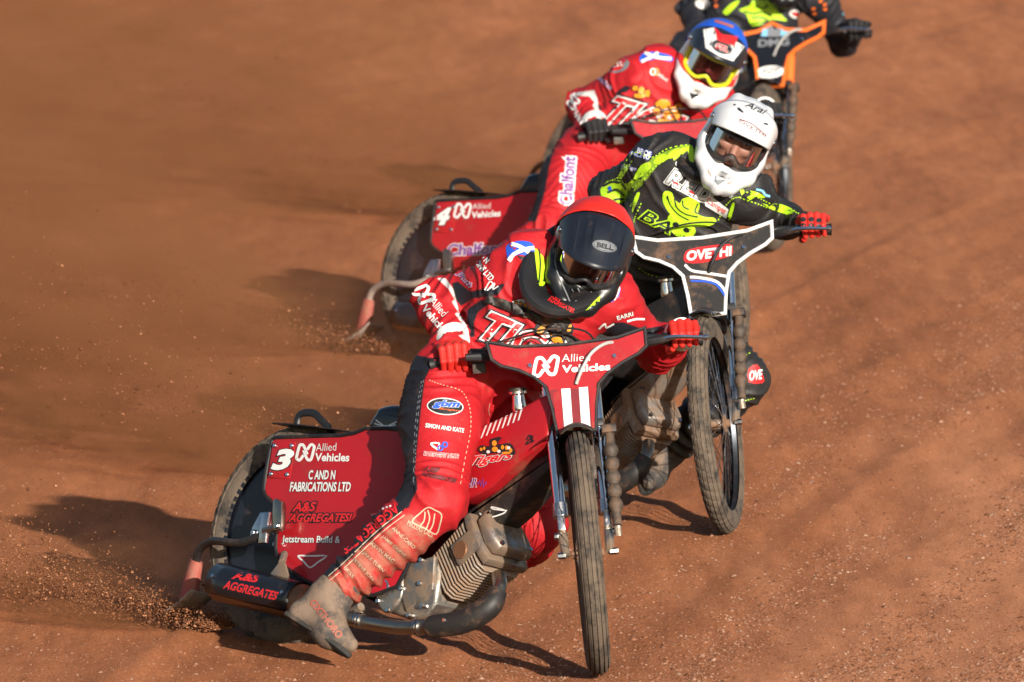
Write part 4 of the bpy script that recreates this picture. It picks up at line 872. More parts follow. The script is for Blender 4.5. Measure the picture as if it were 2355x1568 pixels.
oval((1348, 205), 26, 14, [b1['seat']], W_, b1['seat'], B2)
tk = b1['tank']; TK = [tk, cw]
for i in range(8): patch([(790 + 52 * i, 1085 - 25 * i), (805 + 52 * i, 1078 - 25 * i), (858 + 50 * i, 950 - 24 * i), (836 + 50 * i, 962 - 24 * i)], TK, W_, tk, C2, name='stripe')
words('Tigers', (655, 1385), (1085, 1312), (700, 1262), TK, R_, tk, C2, bold=.03, shear=.25, outline=W_, halo=K_, ob=.035)
patch([(765, 1200), (800, 1150), (880, 1160), (890, 1090), (1000, 1070), (960, 1140), (1080, 1130), (1130, 1200), (1115, 1245), (950, 1225), (830, 1240)], TK, K_, tk, C2, smooth=3, lift=.003)
for cx, cy, rx, ry in ((930, 1130, 24, 28), (935, 1190, 30, 26), (1010, 1170, 16, 22), (1050, 1175, 16, 24), (1090, 1200, 16, 22), (800, 1190, 14, 16), (830, 1180, 12, 16), (1045, 1225, 45, 12)): oval((cx, cy), rx, ry, TK, 'orange_print', tk, C2, lift=.0036, n=12)
for cx, cy in ((870, 1215), (975, 1210), (1070, 1175)): oval((cx, cy), 18, 16, TK, W_, tk, C2, lift=.004, n=10)
stroke([(1240, 1100), (1270, 1050), (1280, 1080), (1235, 1140), (1290, 1110), (1300, 1050), (1290, 1120), (1315, 1100)], 3, TK, K_, tk, C2)
words('RNR', (600, 1565), (750, 1558), (610, 1480), TK, 'purple_print', tk, C2, bold=.0, shear=.15, outline=W_); stroke([(760, 1530), (785, 1500), (790, 1550), (815, 1480), (820, 1560), (850, 1510)], 4, TK, 'purple_print', tk, C2, sub=1)
stroke([(1270, 140), (1340, 190), (1500, 150), (1540, 112), (1400, 75), (1420, 98), (1560, 112)], 3, [b1['guard']], W_, b1['guard'], D2)
# ------------------------------------------------------------------ prints on the leading rider
BD = [body1]; bd = body1
def harness(z, pts, w, on, parent, mat='black_dusty'): return stroke(pts, w, on, mat, parent, z, name='strap', lift=.008, thick=.004)
words('ND N', (760, 510), (822, 578), (790, 480), BD, W_, bd, A2, bold=.03, outline=K_); words('TIONS LTD', (722, 548), (848, 690), (757, 522), BD, W_, bd, A2, bold=.03, outline=K_)
words('JRuth', (618, 645), (708, 742), (652, 612), BD, 'purple_print', bd, A2, bold=.01, shear=.3, outline=W_)
stroke([(815, 745), (850, 690), (870, 715), (830, 750), (880, 700), (870, 740), (905, 720)], 3, BD, W_, bd, A2)
for cx, m in ((1060, W_), (1090, 'orange_print')): stroke([(cx + 24 * math.cos(t) * .9, 655 + (cx - 1060) * .75 + 30 * math.sin(t)) for t in np.linspace(0, 2 * PI, 9)[:-1]], 3.2, BD, m, bd, A2, closed=True)
patch([(955, 470), (985, 440), (1050, 424), (1130, 445), (1140, 545), (1060, 515), (1000, 530), (972, 560)], BD, 'blue_print', bd, A2, smooth=3)
stroke([(972, 555), (1010, 510), (1080, 480), (1140, 470)], 9, BD, W_, bd, A2, lift=.0026); stroke([(990, 445), (1040, 460), (1090, 490), (1140, 540)], 9, BD, W_, bd, A2, lift=.0026)
patch([(1030, 520), (1130, 540), (1130, 590), (1070, 570)], BD, K_, bd, A2)
patch([(1640, 690), (1690, 690), (1702, 740), (1690, 790), (1640, 830), (1665, 750)], BD, 'blue_print', bd, A2); stroke([(1640, 705), (1690, 730), (1660, 810)], 6, BD, W_, bd, A2, lift=.0026)
words('TIGERS', (775, 1062), (1560, 1390), (850, 885), BD, R_, bd, A2, bold=.02, shear=.3, outline=W_, halo=K_, ob=.035, lift=.004)
patch([(985, 830), (1030, 805), (1090, 810), (1130, 860), (1120, 895), (1060, 880), (1000, 850)], BD, W_, bd, A2, smooth=3, lift=.0045)
for cx, cy, rx, ry in ((1020, 830, 16, 20), (1050, 840, 16, 26), (1080, 845, 14, 24), (1105, 865, 14, 20)): oval((cx, cy), rx, ry, BD, K_, bd, A2, lift=.0050, n=12); oval((cx, cy), rx * .7, ry * .75, BD, 'orange_print', bd, A2, lift=.0056, n=12)
patch([(1140, 990), (1180, 930), (1260, 930), (1380, 960), (1390, 1020), (1340, 1080), (1360, 1120), (1280, 1100), (1220, 1060), (1140, 1040)], BD, K_, bd, A2, smooth=2, lift=.0052)
for q in ([(1145, 1010), (1190, 975), (1230, 990), (1180, 1030)], [(1200, 940), (1250, 945), (1290, 985), (1240, 975)], [(1320, 975), (1380, 970), (1375, 1010), (1330, 1020)], [(1250, 1060), (1310, 1050), (1330, 1090), (1270, 1095)], [(1240, 1010), (1285, 1015), (1300, 1045), (1245, 1045)]): patch(q, BD, 'orange_print', bd, A2, lift=.0058)
for q in ([(1180, 1035), (1230, 1020), (1240, 1050), (1200, 1055)], [(1290, 990), (1320, 1000), (1310, 1040)], [(1340, 1060), (1370, 1090), (1330, 1120)]): patch(q, BD, W_, bd, A2, lift=.0058)
two_loops(px(A2, 418, 775), 44, 40, BD, W_, bd, rot=55, th=7, lift=.003)
words('Allied', (452, 826), (540, 925), (492, 792), BD, W_, bd, A2, bold=-.005, lift=.003); words('Vehicles', (400, 868), (545, 1040), (438, 836), BD, W_, bd, A2, bold=.03, lift=.003)
words('EARRI', (1682, 942), (1785, 912), (1676, 915), BD, W_, bd, A2, bold=.02, outline=K_); stroke([(1745, 950), (1800, 935), (1860, 935)], 5, BD, W_, bd, A2); stroke([(1560, 1000), (1600, 965), (1610, 990), (1660, 965)], 4, BD, W_, bd, A2)
harness(A2, [(830, 800), (920, 835), (1010, 860), (1110, 905), (1200, 955)], 21, BD, bd); harness(A2, [(1150, 915), (1270, 990), (1370, 1060), (1450, 1120)], 21, BD, bd); harness(A2, [(1250, 850), (1200, 880), (1130, 905)], 19, BD, bd); harness(A2, [(1350, 930), (1330, 980), (1290, 1010)], 19, BD, bd)
for c in ((1030, 868), (1150, 920), (1280, 1000)): patch([(c[0] - 45, c[1] - 40), (c[0] + 30, c[1] - 22), (c[0] + 48, c[1] + 38), (c[0] - 28, c[1] + 24)], BD, 'black_trim', bd, A2, lift=.014, thick=.008, name='buckle')
br = [brace1]
for q in ([(1140, 440), (1180, 400), (1230, 400), (1240, 560), (1215, 690), (1170, 720), (1150, 600)], [(1470, 880), (1560, 790), (1600, 750), (1605, 800), (1500, 900)]): patch(q, br, 'lime_print', brace1, A2, smooth=2, lift=.003)
for q in ([(1160, 430), (1175, 560), (1165, 700)], [(1215, 420), (1225, 560), (1195, 690)]): stroke(q, 3, br, K_, brace1, A2, lift=.0042)
words('A&S', (1240, 800), (1305, 825), (1250, 770), br + BD, R_, brace1, A2, bold=.02); words('AGGREGATES', (1222, 815), (1390, 895), (1235, 790), br + BD, R_, brace1, A2, bold=.02)
# trousers
oval((443, 770), 178, 84, BD, W_, bd, C2, rot=4); oval((443, 770), 168, 75, BD, K_, bd, C2, rot=4, lift=.0024)
words('gbm', (315, 790), (575, 800), (335, 705), BD, 'blue_print', bd, C2, bold=.05, shear=.2, outline=W_, ob=.03, lift=.0042); words('fibreglass', (380, 805), (580, 828), (385, 782), BD, 'hi_orange', bd, C2, bold=.01, shear=.2, lift=.0042)
words('SIMON AND KATE', (248, 975), (622, 1028), (254, 932), BD, W_, bd, C2, bold=.03, outline=K_)
patch([(300, 1125), (390, 1125), (380, 1200), (345, 1185), (310, 1160)], BD, W_, bd, C2, smooth=2); patch([(310, 1135), (380, 1135), (370, 1180)], BD, R_, bd, C2, lift=.0026)
for c in ((395, 1180), (440, 1145)): stroke([(c[0] + 22 * math.cos(t), c[1] + 24 * math.sin(t)) for t in np.linspace(0, 2 * PI, 9)[:-1]], 3.4, BD, 'blue_print', bd, C2, closed=True, lift=.003)
words('SPEEDWAY NUT?', (230, 1248), (572, 1278), (235, 1210), BD, R_, bd, C2, bold=.01, outline=W_, ob=.06)
words('A&S', (225, 1400), (375, 1420), (240, 1350), BD, 'maroon_print', bd, C2, bold=.03, shear=.2, outline=K_, ob=.05); words('AGGREGATES', (205, 1445), (545, 1520), (215, 1405), BD, 'maroon_print', bd, C2, bold=.03, shear=.15, outline=K_, ob=.05)
for pts in ([(232, 510), (190, 760), (160, 1100), (150, 1300), (135, 1560)], [(212, 520), (172, 770), (142, 1100), (130, 1560)], [(285, 510), (420, 560), (600, 620), (680, 780), (690, 1000), (640, 1260), (585, 1560)], [(880, 740), (870, 800), (880, 860)]): stroke(pts, 1.7, BD, 'grey_print' if pts[0][0] < 260 else 'cream_print', bd, C2, name='stitching', dash=1, sub=10)
# shin
words('AGGREGATES!', (1400, 640), (1070, 905), (1438, 684), BD, R_, bd, B2, bold=.03, shear=.1, lift=.003)
stroke([(860, 1058), (1000, 930), (1150, 800), (1300, 690), (1390, 652)], 4, BD, W_, bd, B2, dash=1, sub=8, name='stitching'); stroke([(925, 1140), (1100, 990), (1300, 800), (1440, 690)], 2, BD, 'cream_print', bd, B2, name='stitching'); stroke([(945, 1155), (1120, 1005), (1320, 815), (1455, 710)], 2, BD, 'cream_print', bd, B2, name='stitching')
for t, a, b in (('JESS', (1105, 1022), (1152, 1078)), ('STEVE JON', (1160, 978), (1265, 1092)), ('JAKE TURN', (1208, 932), (1325, 1040)), ('KEVIN MAC', (1258, 880), (1385, 985)), ('JAMIE GRIEVE', (1318, 838), (1450, 955)), ('ANNE-CARO', (1380, 790), (1505, 905))): words(t, a, b, (a[0] + 17, a[1] - 16), BD, 'cream_print', bd, B2, bold=.01)
stroke([(1500, 748), (1545, 700), (1590, 665), (1630, 680), (1668, 705), (1660, 760), (1635, 820), (1570, 785)], 3, BD, 'cream_print', bd, B2, closed=True, sub=3)
for q in ([(1575, 690), (1568, 740), (1545, 772)], [(1590, 680), (1600, 730), (1580, 790)], [(1630, 700), (1620, 760), (1600, 800)]): stroke(q, 3, BD, 'cream_print', bd, B2)
words('MILLERS OILS', (1468, 765), (1610, 838), (1480, 738), BD, 'cream_print', bd, B2, bold=.0)
words('OXTHORO', (905, 1215), (1070, 1425), (940, 1190), [boot1], 'flap_red', boot1, B2, bold=.03)
# helmet
hs = helm1['shell']
oval((790, 718), 142, 64, [helm1['peak']], 'grey_print', hs, H1, rot=13); oval((790, 718), 128, 54, [helm1['peak']], K_, hs, H1, rot=13, lift=.0021); oval((790, 718), 122, 50, [helm1['peak']], 'grey_print', hs, H1, rot=13, lift=.0026)
words('BELL', (698, 728), (880, 768), (706, 672), [helm1['peak']], K_, hs, H1, bold=.04, lift=.0034)
patch([(672, 95), (760, 98), (860, 125), (940, 180), (975, 240), (900, 200), (800, 160), (690, 155)], [helm1['cover']], W_, hs, H1, lift=.0045)
stroke([(690, 110), (800, 140), (930, 200)], 5, [helm1['cover']], R_, hs, H1, lift=.0055)
for q in ([(700, 125), (760, 130), (740, 150)], [(800, 115), (850, 130), (830, 140)], [(850, 160), (920, 190), (880, 185)]): patch(q, [helm1['cover']], 'blue_print', hs, H1, lift=.0055)
patch([(360, 160), (405, 130), (412, 175), (372, 205)], [helm1['cover']], 'lime_print', hs, H1, lift=.0045)
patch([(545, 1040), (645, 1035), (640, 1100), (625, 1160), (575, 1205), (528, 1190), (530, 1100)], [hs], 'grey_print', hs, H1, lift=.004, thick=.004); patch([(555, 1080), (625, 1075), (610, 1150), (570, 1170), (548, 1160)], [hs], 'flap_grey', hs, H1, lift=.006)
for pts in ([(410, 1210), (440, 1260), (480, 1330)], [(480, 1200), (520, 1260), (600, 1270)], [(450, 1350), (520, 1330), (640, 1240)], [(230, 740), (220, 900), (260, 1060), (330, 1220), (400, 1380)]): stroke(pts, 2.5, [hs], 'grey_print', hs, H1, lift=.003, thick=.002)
# ------------------------------------------------------------------ second rider and bike
p2 = BIKES[2]['plate']; Q2 = [p2]
patch([(452, 190), (475, 165), (560, 148), (675, 138), (690, 165), (685, 190), (640, 208), (540, 230), (458, 228)], Q2, R_, p2, E2, smooth=2); words('OVETHI', (462, 222), (682, 196), (465, 172), Q2, W_, p2, E2, bold=.04)
stroke([(455, 240), (490, 268), (560, 280), (672, 298)], 6, Q2, W_, p2, E2, lift=.003); stroke([(480, 300), (520, 302), (600, 318), (640, 350), (680, 420)], 6, Q2, W_, p2, E2, lift=.003, sub=6); stroke([(484, 318), (560, 322), (610, 338), (640, 375), (672, 420)], 4.5, Q2, 'blue_print', p2, E2, lift=.0026)
BE = [body2]; be = body2; LM = 'lime_print'
words('R.E.D', (850, 1192), (1125, 1338), (888, 1098), BE, W_, be, T4, bold=.03, shear=.25, outline=K_, halo=W_, ob=.04, lift=.0045)
for c in ((918, 1195), (1022, 1255)): patch([(c[0] - 18, c[1] - 12), (c[0] + 14, c[1] + 2), (c[0] + 12, c[1] + 16), (c[0] - 20, c[1] + 2)], BE, R_, be, T4, lift=.006)
patch([(1100, 1300), (1135, 1275), (1262, 1368), (1245, 1428), (1108, 1345)], BE, W_, be, T4, lift=.004); words('Camper', (1112, 1338), (1242, 1415), (1122, 1286), BE, R_, be, T4, bold=.01, lift=.0055)
# hat-and-scarf emblem, kept plain
patch([(830, 1275), (850, 1250), (890, 1260), (905, 1300), (940, 1330), (960, 1300), (1010, 1290), (1060, 1310), (1070, 1350), (1060, 1400), (1110, 1420), (1165, 1425), (1175, 1455), (1120, 1480), (1030, 1480), (930, 1440), (870, 1390), (835, 1330)], BE, LM, be, T4, smooth=3, lift=.002)
for q in ([(905, 1300), (925, 1360), (980, 1400), (1060, 1420)], [(860, 1280), (880, 1340), (930, 1400), (1000, 1440)], [(960, 1310), (965, 1350), (1000, 1370)], [(1060, 1330), (1040, 1380), (1060, 1400)]): stroke(q, 3, BE, K_, be, T4, lift=.003)
patch([(880, 1400), (950, 1450), (1040, 1490), (1030, 1540), (960, 1560), (890, 1520), (860, 1450)], BE, LM, be, T4, smooth=2, lift=.002)
for c in ((915, 1470), (985, 1505)): oval(c, 22, 17, BE, K_, be, T4, rot=25, lift=.003, n=14)
words('BA', (675, 1430), (870, 1530), (715, 1365), BE, K_, be, T4, bold=.01, shear=.2, outline=LM, ob=.05, lift=.004)
patch([(600, 1245), (640, 1190), (690, 1110), (760, 1035), (860, 985), (985, 945), (995, 985), (880, 1030), (800, 1075), (745, 1150), (690, 1215), (640, 1255)], BE, 'suit_black', be, T4, lift=.001)
for q in ([(640, 1170), (690, 1080), (745, 1065), (750, 1100), (700, 1150)], [(770, 1060), (800, 1020), (850, 1010), (850, 1050), (790, 1075)], [(850, 1035), (890, 985), (940, 975), (900, 1030)], [(920, 1010), (960, 965), (990, 975), (970, 1000)]): patch(q, BE, LM, be, T4, smooth=3)
for q in ([(560, 1110), (640, 1000), (760, 1030), (860, 975), (1000, 950), (1030, 985)], [(590, 1245), (680, 1200), (760, 1110), (860, 1040), (980, 1000)], [(620, 1350), (650, 1300), (665, 1260)], [(1270, 1200), (1340, 1240), (1450, 1290), (1530, 1330), (1650, 1370), (1720, 1400)], [(1330, 1290), (1440, 1330), (1520, 1360), (1640, 1400)]): stroke(q, 2.6, BE, LM, be, T4, dash=1, sub=9, name='stitching', lift=.003)
for q in ([(1300, 1215), (1320, 1205), (1325, 1235), (1310, 1245)], [(1330, 1235), (1350, 1215), (1365, 1260), (1345, 1280)], [(1380, 1290), (1420, 1270), (1430, 1290), (1400, 1310)], [(1480, 1330), (1600, 1360), (1690, 1395), (1640, 1405), (1540, 1370)]): patch(q, BE, LM, be, T4)
for q in ([(985, 960), (1020, 955), (1030, 1000), (1035, 1060), (1005, 1050), (995, 1000)], [(905, 1000), (950, 985), (940, 1020), (900, 1050)], [(1290, 1190), (1320, 1180), (1330, 1240), (1300, 1250)], [(1255, 1420), (1285, 1330), (1300, 1340), (1270, 1440)], [(640, 1310), (665, 1260), (680, 1270), (650, 1350), (630, 1390)], [(1400, 1250), (1450, 1260), (1500, 1290), (1450, 1290)], [(540, 1150), (590, 1080), (610, 1090), (560, 1170)], [(1560, 1330), (1640, 1350), (1700, 1385), (1620, 1375)], [(430, 1230), (490, 1190), (600, 1200), (640, 1160), (640, 1190), (600, 1240), (500, 1230)]): patch(q, BE, LM, be, T4, smooth=3)
for q in ([(1190, 1440), (1240, 1350), (1290, 1300), (1330, 1290)], [(690, 1330), (650, 1420), (640, 1460)], [(1040, 1000), (1060, 1060), (1090, 1130)], [(500, 1180), (570, 1140), (640, 1040)]): stroke(q, 2.6, BE, LM, be, T4, dash=1, sub=9, name='stitching', lift=.003)
stroke([(1440, 1240), (1480, 1250), (1500, 1275), (1530, 1285)], 5, BE, 'sky_print', be, T4)
words('BROE', (660, 1000), (752, 1030), (668, 965), BE, W_, be, T4, bold=.03, outline='blue_print', ob=.05); words('RACING', (610, 1010), (735, 1045), (622, 985), BE, W_, be, T4, bold=.0, outline='blue_print', ob=.05); words('Beige', (560, 1110), (655, 1122), (565, 1080), BE, W_, be, T4, bold=.0, outline='blue_print', ob=.03)
words('Chief', (905, 1075), (985, 1135), (925, 1045), BE, W_, be, T4, bold=.01); words('CHASE', (1205, 1262), (1285, 1300), (1215, 1235), BE, W_, be, T4, bold=.01)
for q in ([(440, 1220), (500, 1190), (560, 1200), (590, 1240)], [(470, 1260), (530, 1240), (580, 1280)], [(510, 1310), (560, 1300), (590, 1320)]): stroke(q, 5, BE, K_, be, T4, lift=.003)
patch([(470, 1225), (490, 1215), (500, 1245), (480, 1255)], BE, 'blue_print', be, T4, lift=.003)
patch([(765, 750), (810, 728), (840, 790), (835, 818), (768, 815)], BE, R_, be, E2, smooth=2); words('OVE', (768, 808), (830, 800), (772, 758), BE, W_, be, E2, bold=.03)
for q in ([(720, 700), (780, 665)], [(750, 905), (800, 890)], [(140, 280), (200, 330), (220, 380), (180, 460)], [(230, 255), (290, 290), (380, 300)]): stroke(q, 2.2, BE, LM, be, E2, name='stitching', dash=1, sub=8, lift=.003)
for c in ((1035, 25), (1075, 25), (1112, 30)):
    for k in (0, 1): oval((c[0], c[1] - 8 + 30 * k), 14, 12, [g2L], K_, g2L, E2, lift=.0015, n=10)
h2 = helm2['shell']; HH = [h2, helm2['peak']]
words('Arai', (985, 420), (1245, 535), (1010, 350), HH, K_, h2, H2, bold=.01, shear=.45); words('OVETHI', (918, 615), (1235, 800), (930, 580), HH, 'maroon_print', h2, H2, bold=.0, outline=W_, ob=.02); stroke([(915, 575), (1080, 640), (1250, 780)], 1.6, HH, 'maroon_print', h2, H2); words('Arai', (695, 1225), (780, 1260), (700, 1200), [h2], K_, h2, H2, bold=.0, shear=.4)
for q in ([(895, 440), (925, 440), (975, 490), (968, 505), (910, 470)], [(1215, 625), (1260, 628), (1278, 655), (1225, 642)], [(845, 400), (870, 392), (885, 405), (860, 415)]): patch(q, HH, K_, h2, H2)
for q in ([(630, 1270), (735, 1268), (750, 1330), (665, 1390), (618, 1335)], [(535, 1175), (580, 1250), (582, 1300), (540, 1235)], [(755, 1368), (850, 1338), (800, 1380)]): patch(q, [h2], 'grey_print' if q[0][0] == 630 else 'flap_grey', h2, H2, lift=.002)
words('100%', (525, 800), (585, 690), (550, 815), [helm2['strap'], h2], 'yellow_print', h2, H2, bold=.02)
# ------------------------------------------------------------------ rider and bike number 4
K4 = Z(880, 380, .31896); c4 = BIKES[4]['cowl']; O4 = [c4]
words('4', (628, 575), (758, 572), (652, 438), [BIKES[4]['nplate'], c4], W_, BIKES[4]['nplate'], K4, bold=.05, shear=.2, outline=K_, ob=.03)
two_loops(px(K4, 868, 460), 40, 35, O4, W_, c4, th=5.5); words('Allied', (945, 450), (1085, 442), (948, 405), O4, W_, c4, K4, bold=-.008); words('Vehicles', (935, 520), (1165, 505), (940, 468), O4, W_, c4, K4, bold=.03)
words('Chalfont', (745, 815), (1185, 800), (755, 722), O4, 'purple_print', c4, K4, bold=.03, outline=W_, ob=.05)
B4 = [body4]; b4 = body4
words('TIGE', (430, 800), (890, 938), (530, 628), B4, R_, b4, T4, bold=.02, shear=.3, outline=W_, halo=K_, ob=.035, lift=.004)
for cx, cy, rx, ry in ((650, 575, 18, 18), (690, 590, 20, 22), (730, 610, 18, 24), (680, 625, 40, 16), (830, 680, 50, 30), (890, 740, 60, 45), (840, 790, 45, 22), (930, 700, 25, 30), (790, 730, 25, 25)): oval((cx, cy), rx + 5, ry + 5, B4, K_, b4, T4, lift=.0048, n=12); oval((cx, cy), rx, ry, B4, 'orange_print', b4, T4, lift=.0055, n=12)
for cx, cy in ((850, 720), (900, 715), (870, 770), (800, 760)): oval((cx, cy), 17, 11, B4, W_, b4, T4, lift=.006, n=10)
for q in ([(860, 690), (890, 750), (930, 800)], [(920, 690), (940, 740), (950, 790)], [(800, 690), (830, 740)]): stroke(q, 4, B4, K_, b4, T4, lift=.0064)
patch([(680, 372), (720, 340), (810, 345), (890, 370), (885, 405), (780, 385), (690, 412)], B4, 'blue_print', b4, T4, smooth=2); stroke([(690, 405), (760, 370), (800, 345)], 7, B4, W_, b4, T4, lift=.0026); stroke([(710, 345), (790, 375), (885, 385)], 7, B4, W_, b4, T4, lift=.0026)
oval((540, 430), 74, 44, B4, 'grey_print', b4, T4, rot=-18); oval((532, 428), 44, 34, B4, R_, b4, T4, rot=-18, lift=.0026); words('STL', (500, 448), (575, 428), (500, 415), B4, W_, b4, T4, bold=.03, lift=.0034)
words('Chalfont', (385, 500), (485, 590), (405, 478), B4, 'purple_print', b4, T4, bold=.02, outline=W_, ob=.04); words('Chalfont', (235, 1345), (262, 1030), (150, 1335), B4, 'purple_print', b4, T4, bold=.03, outline=W_, halo=W_, ob=.04, lift=.0035)
for cx, m in ((765, W_), (785, 'orange_print')): stroke([(cx + 16 * math.cos(t), 470 + 20 * math.sin(t)) for t in np.linspace(0, 2 * PI, 9)[:-1]], 3, B4, m, b4, T4, closed=True)
words('Allied', (795, 495), (855, 535), (805, 475), B4, W_, b4, T4); words('Vehicles', (240, 740), (300, 830), (270, 715), B4, W_, b4, T4, bold=.03); two_loops(px(T4, 245, 670), 30, 26, B4, W_, b4, rot=-60, th=5)
h4 = helm4['shell']; PK = [helm4['peak'], helm4['cover']]
patch([(1095, 195), (1160, 182), (1240, 240), (1330, 285), (1362, 305), (1290, 402), (1200, 370), (1110, 315)], PK, W_, h4, T4, lift=.002); patch([(1165, 178), (1220, 228), (1322, 242), (1295, 302), (1190, 268)], PK, R_, h4, T4, lift=.004)
oval((1215, 310), 72, 44, PK, 'grey_print', h4, T4, rot=22, lift=.003); oval((1215, 310), 64, 37, PK, K_, h4, T4, rot=22, lift=.0036); words('STL', (1170, 315), (1250, 345), (1185, 283), PK, R_, h4, T4, bold=.05, outline=W_, ob=.05, lift=.0046)
stroke([(1170, 140), (1220, 155), (1290, 180)], 6, [helm4['cover']], 'flap_red', h4, T4, lift=.005)
patch([(1000, 600), (1060, 590), (1065, 625), (1020, 650)], [h4], K_, h4, T4); patch([(1040, 535), (1090, 550), (1085, 590), (1045, 580)], [h4], 'white_print', h4, T4, lift=.003)
# ------------------------------------------------------------------ last rider and bike
p3 = BIKES[3]['plate']; Q3 = [p3]
patch([(878, 400), (905, 285), (1000, 285), (1040, 330), (1080, 275), (1175, 280), (1188, 400)], Q3, 'grey_print', p3, G6); patch([(885, 395), (905, 315), (955, 315), (950, 395)], Q3, 'sky_print', p3, G6, lift=.0026); patch([(1095, 390), (1105, 295), (1170, 295), (1175, 385)], Q3, 'sky_print', p3, G6, lift=.0026)
words('DMG', (850, 515), (1190, 495), (852, 432), Q3, 'grey_print', p3, G6, bold=.04); oval((980, 785), 158, 68, Q3, W_, p3, G6, rot=-5); words('FZP', (885, 815), (1095, 790), (890, 752), Q3, 'grey_print', p3, G6, bold=.03, shear=.3, lift=.0034)
B3 = [body3]
for q in ([(470, 130), (560, 40), (650, 0), (620, 60), (520, 160)], [(640, 110), (760, 60), (800, 0), (960, 0), (1000, 60), (1140, 200), (1150, 230), (1000, 210), (900, 260), (780, 280), (720, 150)]): patch(q, B3, LM, body3, G6, smooth=2, lift=.004)
for q in ([(700, 120), (800, 150), (900, 130), (1000, 180)], [(780, 200), (880, 190), (960, 220)], [(820, 60), (900, 90), (960, 60)]): stroke(q, 4, B3, K_, body3, G6, lift=.006)
for q in ([(1520, 0), (1580, 60), (1570, 140)], [(1450, 80), (1470, 160)], [(380, 0), (400, 80)]): stroke(q, 8, B3, 'hi_orange', body3, G6, lift=.004, dash=2, sub=6)
oval((1255, 155), 68, 45, B3, W_, body3, G6, rot=15, lift=.004); oval((1245, 150), 36, 22, B3, R_, body3, G6, rot=15, lift=.005); oval((250, 40), 80, 60, B3, W_, body3, G6, lift=.004); oval((1800, 175), 40, 24, B3, 'sky_print', body3, G6, rot=40, lift=.004)
# ------------------------------------------------------------------ track
def track():
    def axis(a, b, step, far):
        c = list(np.arange(a, b + 1e-6, step)); d = step; x = a; lo = []
        while x > -far: d *= 1.35; x -= d; lo.append(x)
        d = step; x = c[-1]; hi = []
        while x < far: d *= 1.35; x += d; hi.append(x)
        return np.array(lo[::-1] + c + hi)
    xs, ys = axis(-5, 5, .045, 2500), axis(-3, 40, .06, 2500); X, Y = np.meshgrid(xs, ys, indexing='ij'); P = np.stack([X.ravel(), Y.ravel()], 1)
    Z0 = np.zeros(len(P)); pad = np.zeros(len(P))
    def n2(s, a=1.0, o=0): q = np.stack([P[:, 0] * s * a + o, P[:, 1] * s + o * 2, pad + o], 1); return vnoise(q + 1000) - .5
    near = np.exp(-np.maximum(np.abs(P[:, 0]) - 6, 0) / 8) * np.exp(-np.maximum(np.abs(P[:, 1] - 18) - 26, 0) / 10)
    # wheel-swept grooves running round the bend
    u = P[:, 0] - .15 * P[:, 1] - .0012 * P[:, 1] ** 2
    def nu(sx, sy, o): return vnoise(np.stack([u * sx + o, P[:, 1] * sy + o * 2, pad + o], 1) + 1000) - .5
    ridge = np.sin(u * 11 + nu(.8, .06, 3) * 6) * .5 + np.sin(u * 31 + nu(1.5, .1, 5) * 7) * .3 + np.sin(u * 67 + nu(2.5, .2, 8) * 7) * .2
    berm = sum(h * np.exp(-((u - c - nu(.5, .12, 31 + i) * .10) / w) ** 2) * np.clip(.7 + nu(1, .4, 41 + i) * 1.6, .15, 1.3) for i, (c, w, h) in enumerate(((1.0, .035, .015), (.62, .022, .008), (-.25, .035, .012), (.30, .025, .008), (1.45, .04, .012), (-1.1, .04, .012), (2.0, .04, .010))))
    Z0 = berm * near + (nu(1.2, .12, 1) * .03 + nu(5, .5, 2) * .016 + nu(14, 1.6, 7) * .009 + n2(12, 1, 11) * .005 + ridge * .007 * np.clip(nu(.6, .05, 21) * 2 + .6, .1, 1)) * near
    Z0 -= .004
    F = []; a, b = len(xs), len(ys); I = np.arange(a * b).reshape(a, b); F = np.stack([I[:-1, :-1], I[1:, :-1], I[1:, 1:], I[:-1, 1:]], -1).reshape(-1, 4)
    o = mk('track', np.column_stack([P, Z0]), F, ground_mat(), None, sharp=180, kind='structure'); return o
